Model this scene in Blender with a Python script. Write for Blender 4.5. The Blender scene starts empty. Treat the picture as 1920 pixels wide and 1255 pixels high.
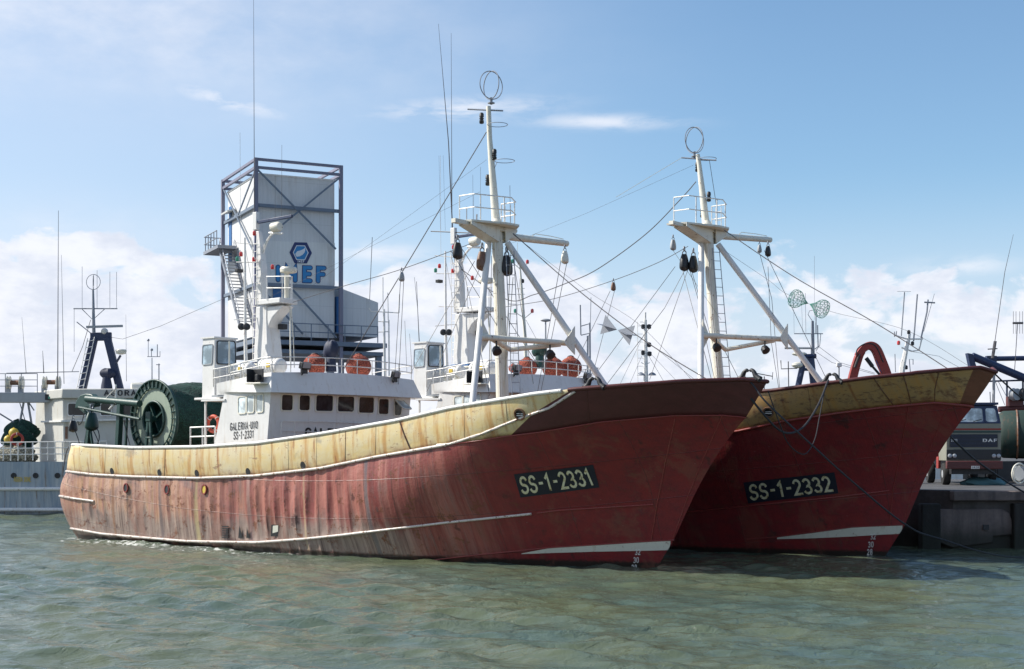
import bpy, math, random
import numpy as np
from mathutils import Vector, Matrix
from mathutils.bvhtree import BVHTree
R = math.radians
random.seed(7); rng = np.random.default_rng(11)
S = bpy.context.scene
COL = S.collection

# ------------------------------------------------------------------ camera
FPX, YH, HC = 2667.0, 845.0, 3.81
cam_d = bpy.data.cameras.new('camera'); cam = bpy.data.objects.new('camera', cam_d); COL.objects.link(cam)
cam_d.sensor_width = 36.0; cam_d.lens = 36.0 * FPX / 1920.0
cam_d.shift_y = (YH - 627.5) / 1920.0
cam_d.clip_start = 0.1; cam_d.clip_end = 9000
cam.location = (0, 0, HC); cam.rotation_euler = (R(90), 0, 0)
S.camera = cam
# ------------------------------------------------------------------ light
SUN_AZ = R(170.5); SUN_EL = R(40)     # direction towards the sun, measured from +X counter-clockwise
sd = Vector((math.cos(SUN_AZ)*math.cos(SUN_EL), math.sin(SUN_AZ)*math.cos(SUN_EL), math.sin(SUN_EL)))
sl = bpy.data.lights.new('sun', 'SUN'); sl.energy = 4.9; sl.angle = R(0.53); sl.color = (1.0, 0.95, 0.86)
so = bpy.data.objects.new('sun', sl); COL.objects.link(so)
so.rotation_euler = sd.to_track_quat('Z', 'Y').to_euler()
S.view_settings.view_transform = 'Standard'; S.view_settings.look = 'None'
S.view_settings.exposure = 0.42; S.view_settings.gamma = 1.0
S.view_settings.use_curve_mapping = False

# ------------------------------------------------------------------ node helper
class NT:
    def __init__(s, tree): s.t = tree; s.n = tree.nodes; s.l = tree.links
    def node(s, typ, **kw):
        n = s.n.new(typ)
        for k, v in kw.items(): setattr(n, k, v)
        return n
    def put(s, sock, val):
        if isinstance(val, bpy.types.NodeSocket): s.l.new(val, sock)
        elif val is not None:
            if isinstance(val, (tuple, list)) and sock.type == 'RGBA' and len(val) == 3: val = (*val, 1)
            sock.default_value = val
    def m(s, op, a, b=None, c=None, clamp=False):
        n = s.node('ShaderNodeMath', operation=op, use_clamp=clamp)
        s.put(n.inputs[0], a)
        if b is not None: s.put(n.inputs[1], b)
        if c is not None: s.put(n.inputs[2], c)
        return n.outputs[0]
    def noise(s, vec, scale=1., detail=4., rough=.55, dist=0., out=0):
        n = s.node('ShaderNodeTexNoise'); s.put(n.inputs['Vector'], vec)
        n.inputs['Scale'].default_value = scale; n.inputs['Detail'].default_value = detail
        n.inputs['Roughness'].default_value = rough; n.inputs['Distortion'].default_value = dist
        return n.outputs[out]
    def vor(s, vec, scale=1., feature='F1', out='Distance'):
        n = s.node('ShaderNodeTexVoronoi', feature=feature); s.put(n.inputs['Vector'], vec); n.inputs['Scale'].default_value = scale
        return n.outputs[out]
    def map(s, vec, scale=(1, 1, 1), loc=(0, 0, 0), rot=(0, 0, 0)):
        n = s.node('ShaderNodeMapping'); s.put(n.inputs[0], vec)
        n.inputs['Scale'].default_value = scale; n.inputs['Location'].default_value = loc; n.inputs['Rotation'].default_value = rot
        return n.outputs[0]
    def step(s, x, lo, hi):          # smooth 0..1 between lo and hi (either order)
        n = s.node('ShaderNodeMapRange', interpolation_type='SMOOTHSTEP'); s.put(n.inputs[0], x)
        if lo < hi: a = (lo, hi, 0, 1)
        else: a = (hi, lo, 1, 0)
        for i in range(4): n.inputs[i+1].default_value = a[i]
        return n.outputs[0]
    def mix(s, f, a, b, mode='MIX'):
        n = s.node('ShaderNodeMix', data_type='RGBA', blend_type=mode)
        s.put(n.inputs[0], f); s.put(n.inputs[6], a); s.put(n.inputs[7], b)
        return n.outputs[2]
    def curve(s, x, pts):
        n = s.node('ShaderNodeFloatCurve'); c = n.mapping.curves[0]
        while len(c.points) < len(pts): c.points.new(.5, .5)
        for p, q in zip(c.points, pts): p.location = q; p.handle_type = 'VECTOR'
        n.mapping.update(); s.put(n.inputs[1], x)
        return n.outputs[0]
    def sep(s, v):
        n = s.node('ShaderNodeSeparateXYZ'); s.put(n.inputs[0], v); return n.outputs
    def comb(s, x, y, z=0.):
        n = s.node('ShaderNodeCombineXYZ'); s.put(n.inputs[0], x); s.put(n.inputs[1], y); s.put(n.inputs[2], z); return n.outputs[0]
    def bump(s, h, strength=.5, dist=.05, normal=None):
        n = s.node('ShaderNodeBump'); s.put(n.inputs['Height'], h)
        n.inputs['Strength'].default_value = strength; n.inputs['Distance'].default_value = dist
        if normal is not None: s.put(n.inputs['Normal'], normal)
        return n.outputs[0]

def new_mat(name):
    m = bpy.data.materials.new(name); m.use_nodes = True
    t = NT(m.node_tree); b = t.n['Principled BSDF']
    return m, t, b
# ------------------------------------------------------------------ world
W = bpy.data.worlds.new('World'); S.world = W; W.use_nodes = True
t = NT(W.node_tree); bg = t.n['Background']; bg.inputs[1].default_value = 0.12
sky = t.node('ShaderNodeTexSky', sky_type='NISHITA', sun_disc=False)
sky.sun_elevation = SUN_EL; sky.sun_rotation = R(90) - SUN_AZ
sky.air_density = 1.0; sky.dust_density = 0.6; sky.ozone_density = 2.0
tc = t.node('ShaderNodeTexCoord').outputs['Generated']
x, y, z = t.sep(tc)
hyp = t.m('SQRT', t.m('ADD', t.m('MULTIPLY', x, x), t.m('MULTIPLY', y, y)))
el = t.m('DIVIDE', z, hyp)                                   # tangent of the elevation
az = t.m('ARCTAN2', x, y)                                    # compass bearing, 0 = north (+Y)
sv = t.comb(az, t.m('MULTIPLY', el, 1.0), 0)
def blob(a0, e0, wa, we, tilt=0.):
    da = t.m('SUBTRACT', az, a0); de = t.m('SUBTRACT', el, e0)
    if tilt: de = t.m('SUBTRACT', de, t.m('MULTIPLY', da, tilt))
    q = t.m('ADD', t.m('POWER', t.m('ABSOLUTE', t.m('DIVIDE', da, wa)), 2.), t.m('POWER', t.m('ABSOLUTE', t.m('DIVIDE', de, we)), 2.))
    return t.m('EXPONENT', t.m('MULTIPLY', q, -1.))
def A(px): return math.atan((px-960)/FPX)
def E(py): return (YH-py)/FPX
warp = t.noise(t.map(sv, (9, 16, 1)), 1., 6, .6)
puff = t.noise(t.map(sv, (14, 24, 1), (3.1, 1.7, 0)), 1., 9, .58, .3)
fine = t.noise(t.map(sv, (20, 75, 1), (1.3, 5.1, 0), (0, 0, R(-6))), 1., 7, .62, .4)
# cumulus banks low in the sky
lowm = t.step(el, E(400), E(600))
bankL = t.m('MULTIPLY', t.step(az, A(620), A(150)), t.step(el, E(395), E(500)))
bankR = t.m('MULTIPLY', t.step(az, A(1650), A(1900)), t.step(el, E(520), E(640)))
bankM = t.m('MULTIPLY', t.m('MULTIPLY', t.step(az, A(560), A(760)), t.step(az, A(1300), A(1050))), t.step(el, E(430), E(560)))
bank = t.m('MAXIMUM', t.m('MAXIMUM', t.m('MULTIPLY', lowm, .80), bankL), t.m('MAXIMUM', bankR, bankM))
thr = t.m('SUBTRACT', .74, t.m('MULTIPLY', bank, .41))
cum = t.m('MULTIPLY', t.step(t.m('SUBTRACT', puff, thr), -.02, .075), t.step(bank, 0., .35))
# thin streaks
st = t.m('MAXIMUM', blob(A(870), E(205), .055, .0075, .05), blob(A(1130), E(230), .045, .0050, -.03))
st = t.m('MAXIMUM', st, blob(A(430), E(203), .033, .0060, -.22))
st = t.m('MAXIMUM', st, blob(A(720), E(477), .03, .006))
st = t.m('MAXIMUM', st, t.m('MULTIPLY', blob(A(1800), E(515), .03, .006), .9))
st = t.m('MULTIPLY', st, t.step(fine, .34, .62))
veil = t.m('MAXIMUM', blob(A(40), E(40), .24, .055, -.05), t.m('MULTIPLY', blob(A(60), E(450), .15, .02), .5))
veil = t.m('MULTIPLY', veil, t.step(warp, .25, .75))
haze = t.step(el, .20, .02)
left = t.step(az, A(1500), A(0))
cl = t.m('MAXIMUM', cum, t.m('MULTIPLY', st, .8))
cl = t.m('MAXIMUM', cl, t.m('MULTIPLY', veil, .80), clamp=True)
shade = t.noise(t.map(sv, (22, 40, 1), (.3, .2, 0)), 1., 6, .6)
ccol = t.mix(t.m('MULTIPLY', t.step(shade, .35, .66), t.m('ADD', .35, t.m('MULTIPLY', cum, .5))), (6.1, 6.2, 6.6), (4.5, 4.8, 5.6))
skyc = t.mix(1.0, sky.outputs[0], (.84, .96, 1.0), 'MULTIPLY')
skyc = t.mix(t.m('MULTIPLY', haze, .80), skyc, (4.7, 4.95, 5.9))
skyc = t.mix(t.m('MULTIPLY', left, .44), skyc, (4.6, 5.0, 5.9))
fin = t.mix(t.m('MULTIPLY', cl, .9), skyc, ccol)
t.l.new(fin, bg.inputs[0])

# ------------------------------------------------------------------ mesh builder
SPLIT = {'post', 'loudspeaker', 'whip_antenna', 'roof_pipework', 'middle_beam', 'corner_post', 'support_leg', 'sheave_axle', 'gantry_leg', 'strut', 'hydraulic_ram', 'wiper', 'aerial', 'stay', 'cross_brace', 'radome', 'hanging_hose', 'instruction_label', 'plate', 'cap_rail', 'rubbing_strake', 'ledge', 'platform_aerial', 'aerial_wire', 'cradle', 'grab_line', 'lamp_pole'}
class MB:
    def __init__(s): s.v = []; s.f = []; s.mi = []; s.cur = 0
    def add(s, vs, fs):
        o = len(s.v); s.v += [tuple(p) for p in vs]
        for f in fs: s.f.append([i+o for i in f]); s.mi.append(s.cur)
        return s
    def box(s, c, d, M=None):
        x, y, z = d[0]/2, d[1]/2, d[2]/2; c = Vector(c)
        vs = [Vector((a*x, b*y, e*z)) for a in (-1, 1) for b in (-1, 1) for e in (-1, 1)]
        if M is not None: vs = [M @ p for p in vs]
        return s.add([p+c for p in vs], [(0,1,3,2),(4,6,7,5),(0,4,5,1),(2,3,7,6),(0,2,6,4),(1,5,7,3)])
    def bar(s, p0, p1, w, h, up=(0, 0, 1)):     # rectangular section beam
        p0 = Vector(p0); p1 = Vector(p1); d = (p1-p0).normalized(); u = Vector(up)
        a = d.cross(u)
        if a.length < 1e-4: a = d.cross(Vector((1, 0, 0)))
        a.normalize(); b = a.cross(d).normalized()
        vs = [p + a*i*w/2 + b*j*h/2 for p in (p0, p1) for i, j in ((-1,-1),(1,-1),(1,1),(-1,1))]
        return s.add(vs, [(3,2,1,0),(4,5,6,7),(0,1,5,4),(1,2,6,5),(2,3,7,6),(3,0,4,7)])
    def tube(s, pts, r, n=8, cap=True):
        pts = [Vector(p) for p in pts]; k = len(pts)
        rs = r if isinstance(r, (list, tuple)) else [r]*k
        vs = []; prev = None
        for i, p in enumerate(pts):
            d = (pts[min(i+1, k-1)] - pts[max(i-1, 0)])
            d = d.normalized() if d.length > 1e-9 else Vector((0, 0, 1))
            if prev is None:
                a = d.cross(Vector((0, 0, 1)))
                if a.length < .05: a = d.cross(Vector((1, 0, 0)))
            else: a = prev - d*prev.dot(d)
            a.normalize(); prev = a; b = d.cross(a)
            for j in range(n):
                q = 2*math.pi*j/n
                vs.append(p + (a*math.cos(q) + b*math.sin(q))*rs[i])
        fs = [(i*n+j, i*n+(j+1) % n, (i+1)*n+(j+1) % n, (i+1)*n+j) for i in range(k-1) for j in range(n)]
        if cap: fs += [tuple(range(n-1, -1, -1)), tuple(range((k-1)*n, k*n))]
        return s.add(vs, fs)
    def lathe(s, c, axis, prof, n=20, cap=True):   # prof: (distance along axis, radius)
        ax = Vector(axis).normalized(); c = Vector(c)
        return s.tube2([c+ax*a for a, r in prof], [r for a, r in prof], ax, n, cap)
    def tube2(s, pts, rs, ax, n, cap=True):
        a = ax.cross(Vector((0, 0, 1)))
        if a.length < .05: a = ax.cross(Vector((1, 0, 0)))
        a.normalize(); b = ax.cross(a); vs = []
        for p, r in zip(pts, rs):
            for j in range(n):
                q = 2*math.pi*j/n; vs.append(p+(a*math.cos(q)+b*math.sin(q))*max(r, 1e-4))
        k = len(pts)
        fs = [(i*n+j, i*n+(j+1) % n, (i+1)*n+(j+1) % n, (i+1)*n+j) for i in range(k-1) for j in range(n)]
        if cap: fs += [tuple(range(n-1, -1, -1)), tuple(range((k-1)*n, k*n))]
        return s.add(vs, fs)
    def ring(s, c, nrm, Rr, r, n=40, m=7, sq=1.):
        ax = Vector(nrm).normalized(); c = Vector(c)
        a = ax.cross(Vector((0, 0, 1)))
        if a.length < .05: a = Vector((1, 0, 0))
        a.normalize(); b = ax.cross(a); vs = []
        for i in range(n):
            q = 2*math.pi*i/n; d = a*math.cos(q)*sq + b*math.sin(q)
            for j in range(m):
                w = 2*math.pi*j/m; vs.append(c + d*Rr + (d*math.cos(w)+ax*math.sin(w))*r)
        return s.add(vs, [(i*m+j, i*m+(j+1) % m, ((i+1) % n)*m+(j+1) % m, ((i+1) % n)*m+j) for i in range(n) for j in range(m)])
    def ball(s, c, r, n=16, m=10, sc=(1, 1, 1), fn=None):
        c = Vector(c); vs = []
        for i in range(m+1):
            a = math.pi*i/m
            for j in range(n):
                b = 2*math.pi*j/n
                d = Vector((math.sin(a)*math.cos(b), math.sin(a)*math.sin(b), math.cos(a)))
                k = fn(d) if fn else 1.
                vs.append(c + Vector((d.x*sc[0], d.y*sc[1], d.z*sc[2]))*r*k)
        return s.add(vs, [(i*n+j, (i+1)*n+j, (i+1)*n+(j+1) % n, i*n+(j+1) % n) for i in range(m) for j in range(n)])
    def prism(s, poly, h):                      # poly: 3-D points, h: extrusion vector
        h = Vector(h); n = len(poly); vs = [Vector(p) for p in poly]; vs += [p+h for p in vs]
        return s.add(vs, [tuple(range(n-1, -1, -1)), tuple(range(n, 2*n))] + [(i, (i+1) % n, n+(i+1) % n, n+i) for i in range(n)])
    def build(s, name, mat, parent=None, ang=38, bevel=0, flip=False):
        if name in SPLIT and not s.__dict__.get('done'):
            par = list(range(len(s.v)))
            def find(a):
                while par[a] != a: par[a] = par[par[a]]; a = par[a]
                return a
            for f in s.f:
                for i in f[1:]: par[find(i)] = find(f[0])
            grp = {}
            for f in s.f: grp.setdefault(find(f[0]), []).append(f)
            if len(grp) > 1:
                o = None
                for fs in grp.values():
                    q = MB(); q.done = True; ids = sorted({i for f in fs for i in f}); mp = {a: b for b, a in enumerate(ids)}
                    q.v = [s.v[i] for i in ids]; q.f = [[mp[i] for i in f] for f in fs]; q.mi = [0]*len(q.f); o = q.build(name, mat, parent, ang, bevel)
                return o
        ids = sorted({i for f in s.f for i in f}); mp = {a: b for b, a in enumerate(ids)}
        s.v = [s.v[i] for i in ids]; s.f = [[mp[i] for i in f] for f in s.f]
        me = bpy.data.meshes.new(name); me.from_pydata(s.v, [], s.f)
        mats = mat if isinstance(mat, (list, tuple)) else [mat]
        for q in mats: me.materials.append(q)
        if len(mats) > 1: me.polygons.foreach_set('material_index', s.mi)
        me.polygons.foreach_set('use_smooth', [True]*len(me.polygons))
        me.update(); me.validate()
        try: me.set_sharp_from_angle(angle=R(ang))
        except Exception: pass
        o = bpy.data.objects.new(name, me); COL.objects.link(o)
        if parent is not None: o.parent = parent
        if bevel:
            b = o.modifiers.new('bevel', 'BEVEL'); b.width = bevel; b.segments = 2; b.limit_method = 'ANGLE'; b.angle_limit = R(40)
        return o

def tag(o, label=None, cat=None, group=None, kind=None):
    if label: o['label'] = label
    if cat: o['category'] = cat
    if group: o['group'] = group
    if kind: o['kind'] = kind
    return o
def empty(name, loc=(0, 0, 0), rz=0., label=None, cat=None, group=None):
    o = bpy.data.objects.new(name, None); COL.objects.link(o); o.location = loc; o.rotation_euler = (0, 0, rz); o.empty_display_size = .3
    return tag(o, label, cat, group)
def P(px, py, Y): return Vector(((px-960)/FPX*Y, Y, HC-(py-YH)/FPX*Y))

class Frame:                                    # a ship's own axes: x forward, y to port, z up; z = 0 at the waterline
    def __init__(s, px, py, th):
        s.oy = HC*FPX/(py-YH); s.ox = (px-960)/FPX*s.oy; s.th = R(th); s.c = math.cos(s.th); s.s = math.sin(s.th)
    def w(s, p): return Vector((s.ox+p[0]*s.c+p[1]*s.s, s.oy-p[0]*s.s+p[1]*s.c, p[2]))
    def l(s, q):
        dx = q[0]-s.ox; dy = q[1]-s.oy
        return Vector((dx*s.c-dy*s.s, dx*s.s+dy*s.c, q[2]))
    def Z(s, x, y, py): return HC-(py-YH)/FPX*(s.oy-x*s.s+y*s.c)
    def on_y(s, px, py, y):                     # point seen at a pixel, on the fore-and-aft plane y
        k = (px-960)/FPX; x = (k*(s.oy+y*s.c)-s.ox-y*s.s)/(s.c+k*s.s)
        return Vector((x, y, s.Z(x, y, py)))
    def on_x(s, px, py, x):                     # the same on an athwartships plane
        k = (px-960)/FPX; y = (k*(s.oy-x*s.s)-s.ox-x*s.c)/(s.s-k*s.c)
        return Vector((x, y, s.Z(x, y, py)))
    def px(s, x, y): return 960+FPX*(s.ox+x*s.c+y*s.s)/(s.oy-x*s.s+y*s.c)

# ------------------------------------------------------------------ stroke lettering
def arc(cx, cy, rx, ry, a0, a1, n=9):
    return [(cx+rx*math.cos(R(a0+(a1-a0)*i/n)), cy+ry*math.sin(R(a0+(a1-a0)*i/n))) for i in range(n+1)]
G = {
 'S': [arc(.28,.74,.24,.26,20,180,8)+arc(.28,.74,.24,.24,200,270,3)+arc(.28,.26,.26,.24,80,0,4)+arc(.28,.26,.26,.26,-20,-160,8)],
 '1': [[(.08,.78),(.28,1.),(.28,0)]],
 '2': [arc(.28,.73,.24,.27,160,-30,9)+[(.04,0),(.54,0)]],
 '3': [arc(.27,.75,.23,.25,150,-80,9)+arc(.27,.26,.26,.26,78,-150,10)],
 '0': [arc(.28,.7,.24,.3,0,180,8)+arc(.28,.3,.24,.3,180,360,8)+[(.52,.7)]],
 '8': [arc(.28,.75,.21,.25,-90,270,16), arc(.28,.25,.25,.25,90,450,16)],
 '-': [[(.1,.5),(.34,.5)]], '.': [[(.12,.5),(.24,.5)]], ' ': [],
 'G': [arc(.3,.72,.26,.28,25,180,8)+arc(.3,.28,.26,.28,180,360,8)+[(.56,.46),(.34,.46)]],
 'A': [[(0,0),(.28,1.),(.56,0)], [(.11,.34),(.45,.34)]],
 'L': [[(.06,1.),(.06,0),(.48,0)]],
 'E': [[(.5,1.),(.06,1.),(.06,0),(.5,0)], [(.06,.52),(.44,.52)]],
 'F': [[(.5,1.),(.06,1.),(.06,0)], [(.06,.52),(.44,.52)]],
 'R': [[(.06,0),(.06,1.),(.3,1.)]+arc(.3,.75,.22,.25,80,-90,7)+[(.06,.5)], [(.28,.5),(.54,0)]],
 'N': [[(.04,0),(.04,1.),(.5,0),(.5,1.)]],
 'U': [[(.04,1.),(.04,.28)]+arc(.28,.27,.24,.27,190,350,8)+[(.52,1.)]],
 'O': [arc(.28,.7,.25,.3,0,180,8)+arc(.28,.3,.25,.3,180,360,8)+[(.53,.7)]],
 'T': [[(.0,1.),(.5,1.)], [(.25,1.),(.25,0)]], 'I': [[(.1,0),(.1,1.)]], 'M': [[(.04,0),(.04,1.),(.36,.35),(.68,1.),(.68,0)]],
 'D': [[(.06,0),(.06,1.),(.26,1.)]+arc(.26,.7,.28,.3,80,0,5)+arc(.26,.3,.28,.3,0,-80,5)+[(.26,0),(.06,0)]],
 'B': [[(.06,0),(.06,1.),(.26,1.)]+arc(.26,.76,.2,.24,80,-90,6)+[(.06,.52)], [(.26,.52)]+arc(.26,.26,.24,.26,80,-80,6)+[(.26,0),(.06,0)]],
}
ADV = {'1': .5, '-': .46, '.': .4, ' ': .4, 'I': .3, 'M': .9, 'L': .66}
def text_width(tx, gap=.16): return sum(ADV.get(c, .62)+gap for c in tx)-gap
def strokes(mb, tx, fn, sw=.15, gap=.16, fit=None, round_cap=False, sub=3):
    """fn(u, v, k) -> 3-D; u, v in 0..1 over the whole text, k = layer"""
    tw = text_width(tx, gap); x0 = 0; k = 0
    ar = fit if fit else 1.                    # width : height of one unit glyph in the target rectangle
    for c in tx:
        for pl in G[c]:
            pts = []
            for i in range(len(pl)-1):
                for q in range(sub): pts.append((pl[i][0]+(pl[i+1][0]-pl[i][0])*q/sub, pl[i][1]+(pl[i+1][1]-pl[i][1])*q/sub))
            pts.append(pl[-1]); n = len(pts); Ls = []; k += 1
            closed = abs(pts[0][0]-pts[-1][0])+abs(pts[0][1]-pts[-1][1]) < 1e-3
            def nrm(a, b):
                dx, dy = b[0]-a[0], b[1]-a[1]; L = math.hypot(dx, dy) or 1; return (-dy/L, dx/L)
            if not closed:
                d = nrm(pts[0], pts[1]); pts[0] = (pts[0][0]-d[1]*sw*(.0 if round_cap else .35), pts[0][1]+d[0]*sw*(.0 if round_cap else .35))
                d = nrm(pts[-2], pts[-1]); pts[-1] = (pts[-1][0]+d[1]*sw*(.0 if round_cap else .35), pts[-1][1]-d[0]*sw*(.0 if round_cap else .35))
            for i, p in enumerate(pts):
                if closed: a = nrm(pts[(i-1) % (n-1)], p) if i else nrm(pts[-2], p); b = nrm(p, pts[(i+1) % n] if i < n-1 else pts[1])
                else: a = nrm(pts[i-1], p) if i else nrm(p, pts[1]); b = nrm(p, pts[i+1]) if i < n-1 else a
                mx, my = a[0]+b[0], a[1]+b[1]; L = math.hypot(mx, my) or 1; mx /= L; my /= L
                ca = max(.45, mx*a[0]+my*a[1]); h = sw/2/ca
                Ls.append(((p[0]+mx*h, p[1]+my*h), (p[0]-mx*h, p[1]-my*h)))
            vs = []
            for l, r in Ls:
                for q in (l, r): vs.append(fn((x0+q[0])/tw, q[1], k % 4))
            mb.add(vs, [(2*i, 2*i+1, 2*i+3, 2*i+2) for i in range(n-1)])
            if round_cap and not closed:
                for e, nb in ((0, 1), (-1, -2)):
                    p = pts[e]; d = nrm(p, pts[nb]); a0 = math.atan2(d[1], d[0])
                    vs = [fn((x0+p[0]+math.cos(a0+math.pi*i/8)*sw/2)/tw, p[1]+math.sin(a0+math.pi*i/8)*sw/2, k % 4) for i in range(9)]
                    mb.add(vs, [tuple(range(9))])
        x0 += ADV.get(c, .62)+gap

# ------------------------------------------------------------------ materials
def obj_noise(t, scale, detail=5, rough=.6, sc=(1, 1, 1)):
    tc = t.node('ShaderNodeTexCoord'); return t.noise(t.map(tc.outputs['Object'], sc), scale, detail, rough)
def paint(name, col, rust=.25, rough=.45, dirt=(.16, .12, .08), var=.12, metal=0., streak=True, thr=.64, rustcol=(.17, .06, .02)):
    m, t, b = new_mat(name)
    tc = t.node('ShaderNodeTexCoord').outputs['Object']
    n1 = t.noise(tc, 1.3, 6, .6); n2 = t.noise(t.map(tc, (5, 5, .7)), 1., 6, .65); n3 = t.noise(tc, 7., 8, .7)
    c = t.mix(t.m('MULTIPLY', t.step(n1, .35, .7), var*2.5), col, tuple(q*.72+.02 for q in col))
    if streak: c = t.mix(t.m('MULTIPLY', t.step(n2, .52, .78), rust*1.2), c, dirt)
    c = t.mix(t.m('MULTIPLY', t.step(n3, thr, thr+.08), min(1., rust*2.2)), c, rustcol)
    t.l.new(c, b.inputs['Base Color'])
    b.inputs['Metallic'].default_value = metal
    t.put(b.inputs['Roughness'], t.m('ADD', rough-.08, t.m('MULTIPLY', n3, .25)))
    t.put(b.inputs['Normal'], t.bump(t.m('ADD', n3, t.m('MULTIPLY', n1, 2.)), .25, .02))
    return m
M = {}
M['white'] = paint('weathered_white_paint', (.72, .71, .69), .38, .42, (.42, .33, .22))
M['cream'] = paint('weathered_cream_mast_paint', (.74, .71, .61), .55, .38, (.48, .36, .16), thr=.60)
M['grey'] = paint('grey_paint', (.36, .38, .40), .2, .5)
M['steel'] = paint('galvanised_steel', (.26, .28, .32), .15, .45, metal=.2)
M['dark'] = paint('black_paint', (.018, .019, .022), .12, .45, (.05, .04, .03))
M['navy'] = paint('navy_paint', (.02, .035, .09), .15, .42, (.05, .04, .04))
M['green'] = paint('dark_green_paint', (.009, .048, .040), .25, .42, (.06, .07, .05))
M['red'] = paint('red_paint', (.30, .03, .02), .3, .45, (.12, .05, .03))
M['orange'] = paint('faded_orange_rubber', (.62, .10, .055), .10, .55, (.35, .12, .07))
M['blue'] = paint('blue_door_paint', (.03, .13, .33), .15, .45, (.05, .07, .1))
M['bluegrey'] = paint('blue_grey_steel', (.15, .19, .25), .15, .5, (.1, .1, .12))
M['yellow'] = paint('yellow_plastic', (.60, .43, .06), .15, .45, (.3, .2, .08))
M['maroon'] = paint('maroon_paint', (.10, .022, .02), .25, .45, (.06, .03, .02))
M['railw'] = paint('worn_white_rail', (.80, .78, .74), .3, .35, (.4, .28, .16), thr=.58)
M['strake'] = paint('worn_strake_metal', (.62, .55, .50), .6, .28, (.30, .16, .08), thr=.55)
M['redstrake'] = paint('red_strake', (.24, .035, .03), .4, .32, (.14, .06, .04), thr=.57)
M['rustpipe'] = paint('rusty_brown_rail', (.20, .11, .07), .6, .5, (.12, .05, .02), thr=.5)
M['tarp'] = paint('blue_black_tarpaulin', (.014, .022, .055), .05, .6, (.03, .03, .05))
def rubbery(name, col, rough=.7):
    m, t, b = new_mat(name); n = obj_noise(t, 14, 4)
    t.l.new(t.mix(n, tuple(q*.6 for q in col), tuple(q*1.3 for q in col)), b.inputs['Base Color'])
    b.inputs['Roughness'].default_value = rough; return m
M['rope'] = rubbery('dark_rope', (.022, .022, .028)); M['wire'] = rubbery('steel_wire', (.10, .095, .10), .5)
M['paleropе'] = rubbery('pale_rope', (.45, .42, .30)); M['tyre'] = rubbery('tyre_rubber', (.018, .018, .018), .8)
M['palerope'] = M.pop('paleropе')
def lamp_glass(name, col):
    m, t, b = new_mat(name); b.inputs['Base Color'].default_value = (*col, 1); b.inputs['Roughness'].default_value = .15; b.inputs['Coat Weight'].default_value = .6
    n = obj_noise(t, 20, 2); t.put(b.inputs['Roughness'], t.m('MULTIPLY', n, .35)); return m
M['lred'] = lamp_glass('red_lamp_glass', (.55, .02, .02)); M['lgreen'] = lamp_glass('green_lamp_glass', (.02, .25, .16)); M['lclear'] = lamp_glass('clear_lamp_glass', (.35, .37, .40))
def glass(name, col, rough=.08):
    m, t, b = new_mat(name); n = obj_noise(t, 1.6, 5, .6, (1, 1, 1))
    t.l.new(t.mix(t.step(n, .4, .7), col, tuple(q*2.6+.012 for q in col)), b.inputs['Base Color'])
    b.inputs['Roughness'].default_value = rough; b.inputs['Specular IOR Level'].default_value = .4
    n2 = obj_noise(t, .9, 2); t.put(b.inputs['Normal'], t.bump(n2, .12, .05)); return m
M['glass'] = glass('dark_cabin_glass', (.012, .013, .014)); M['paleglass'] = glass('salt_hazed_glass', (.34, .38, .39), .25)
M['skyglass'] = glass('pale_blue_glass', (.22, .28, .32), .15)
def white_letters():
    m, t, b = new_mat('chipped_cream_lettering'); n = obj_noise(t, 6., 7, .65); tc = t.node('ShaderNodeTexCoord')
    c = t.mix(t.step(n, .42, .62), (.72, .68, .48), (.60, .50, .26)); n2 = obj_noise(t, 17., 6, .7); c = t.mix(t.step(n2, .60, .64), c, (.05, .03, .03)); c = t.mix(t.step(n, .60, .64), c, (.16, .07, .03))
    t.l.new(c, b.inputs['Base Color']); b.inputs['Roughness'].default_value = .5; return m
M['letter'] = white_letters()
M['plate'] = paint('black_number_plate_paint', (.010, .012, .026), .12, .5, (.10, .03, .02))
M['greylet'] = paint('worn_dark_lettering', (.035, .035, .04), .1, .5)
M['stripe'] = paint('off_white_stripe_paint', (.66, .64, .54), .35, .5, (.42, .26, .12), thr=.60)
def clad(name, col, period=.28, axis='x'):
    m, t, b = new_mat(name); tc = t.node('ShaderNodeTexCoord').outputs['Object']; x, y, z = t.sep(tc)
    w = t.m('ADD', x, y); s = t.m('SINE', t.m('MULTIPLY', w, 2*math.pi/period)); jx = t.m('ABSOLUTE', t.m('SUBTRACT', t.m('FRACT', t.m('DIVIDE', w, 1.12)), .5)); jz = t.m('ABSOLUTE', t.m('SUBTRACT', t.m('FRACT', t.m('DIVIDE', z, 3.1)), .5)); jj = t.m('MAXIMUM', t.step(jx, .48, .5), t.step(jz, .492, .5))
    n = t.noise(t.map(tc, (3, 3, .25)), 1., 5, .6)
    c = t.mix(t.m('MULTIPLY', t.step(n, .45, .75), .35), col, tuple(q*.78 for q in col))
    c = t.mix(t.m('MULTIPLY', t.step(s, .80, 1.), .12), c, tuple(q*.66 for q in col)); c = t.mix(t.m('MULTIPLY', jj, .30), c, (.2, .19, .18)); c = t.mix(t.m('MULTIPLY', t.step(t.noise(t.map(tc, (1.2, 1.2, .18), (5, 3, 1)), 1., 6, .65), .52, .72), .35), c, (.42, .37, .30))
    t.l.new(c, b.inputs['Base Color']); b.inputs['Roughness'].default_value = .5
    t.put(b.inputs['Normal'], t.bump(s, .15, .02)); return m
M['clad'] = clad('pale_profiled_cladding', (.66, .66, .66)); M['clad2'] = clad('cream_profiled_cladding', (.72, .72, .70))
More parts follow.
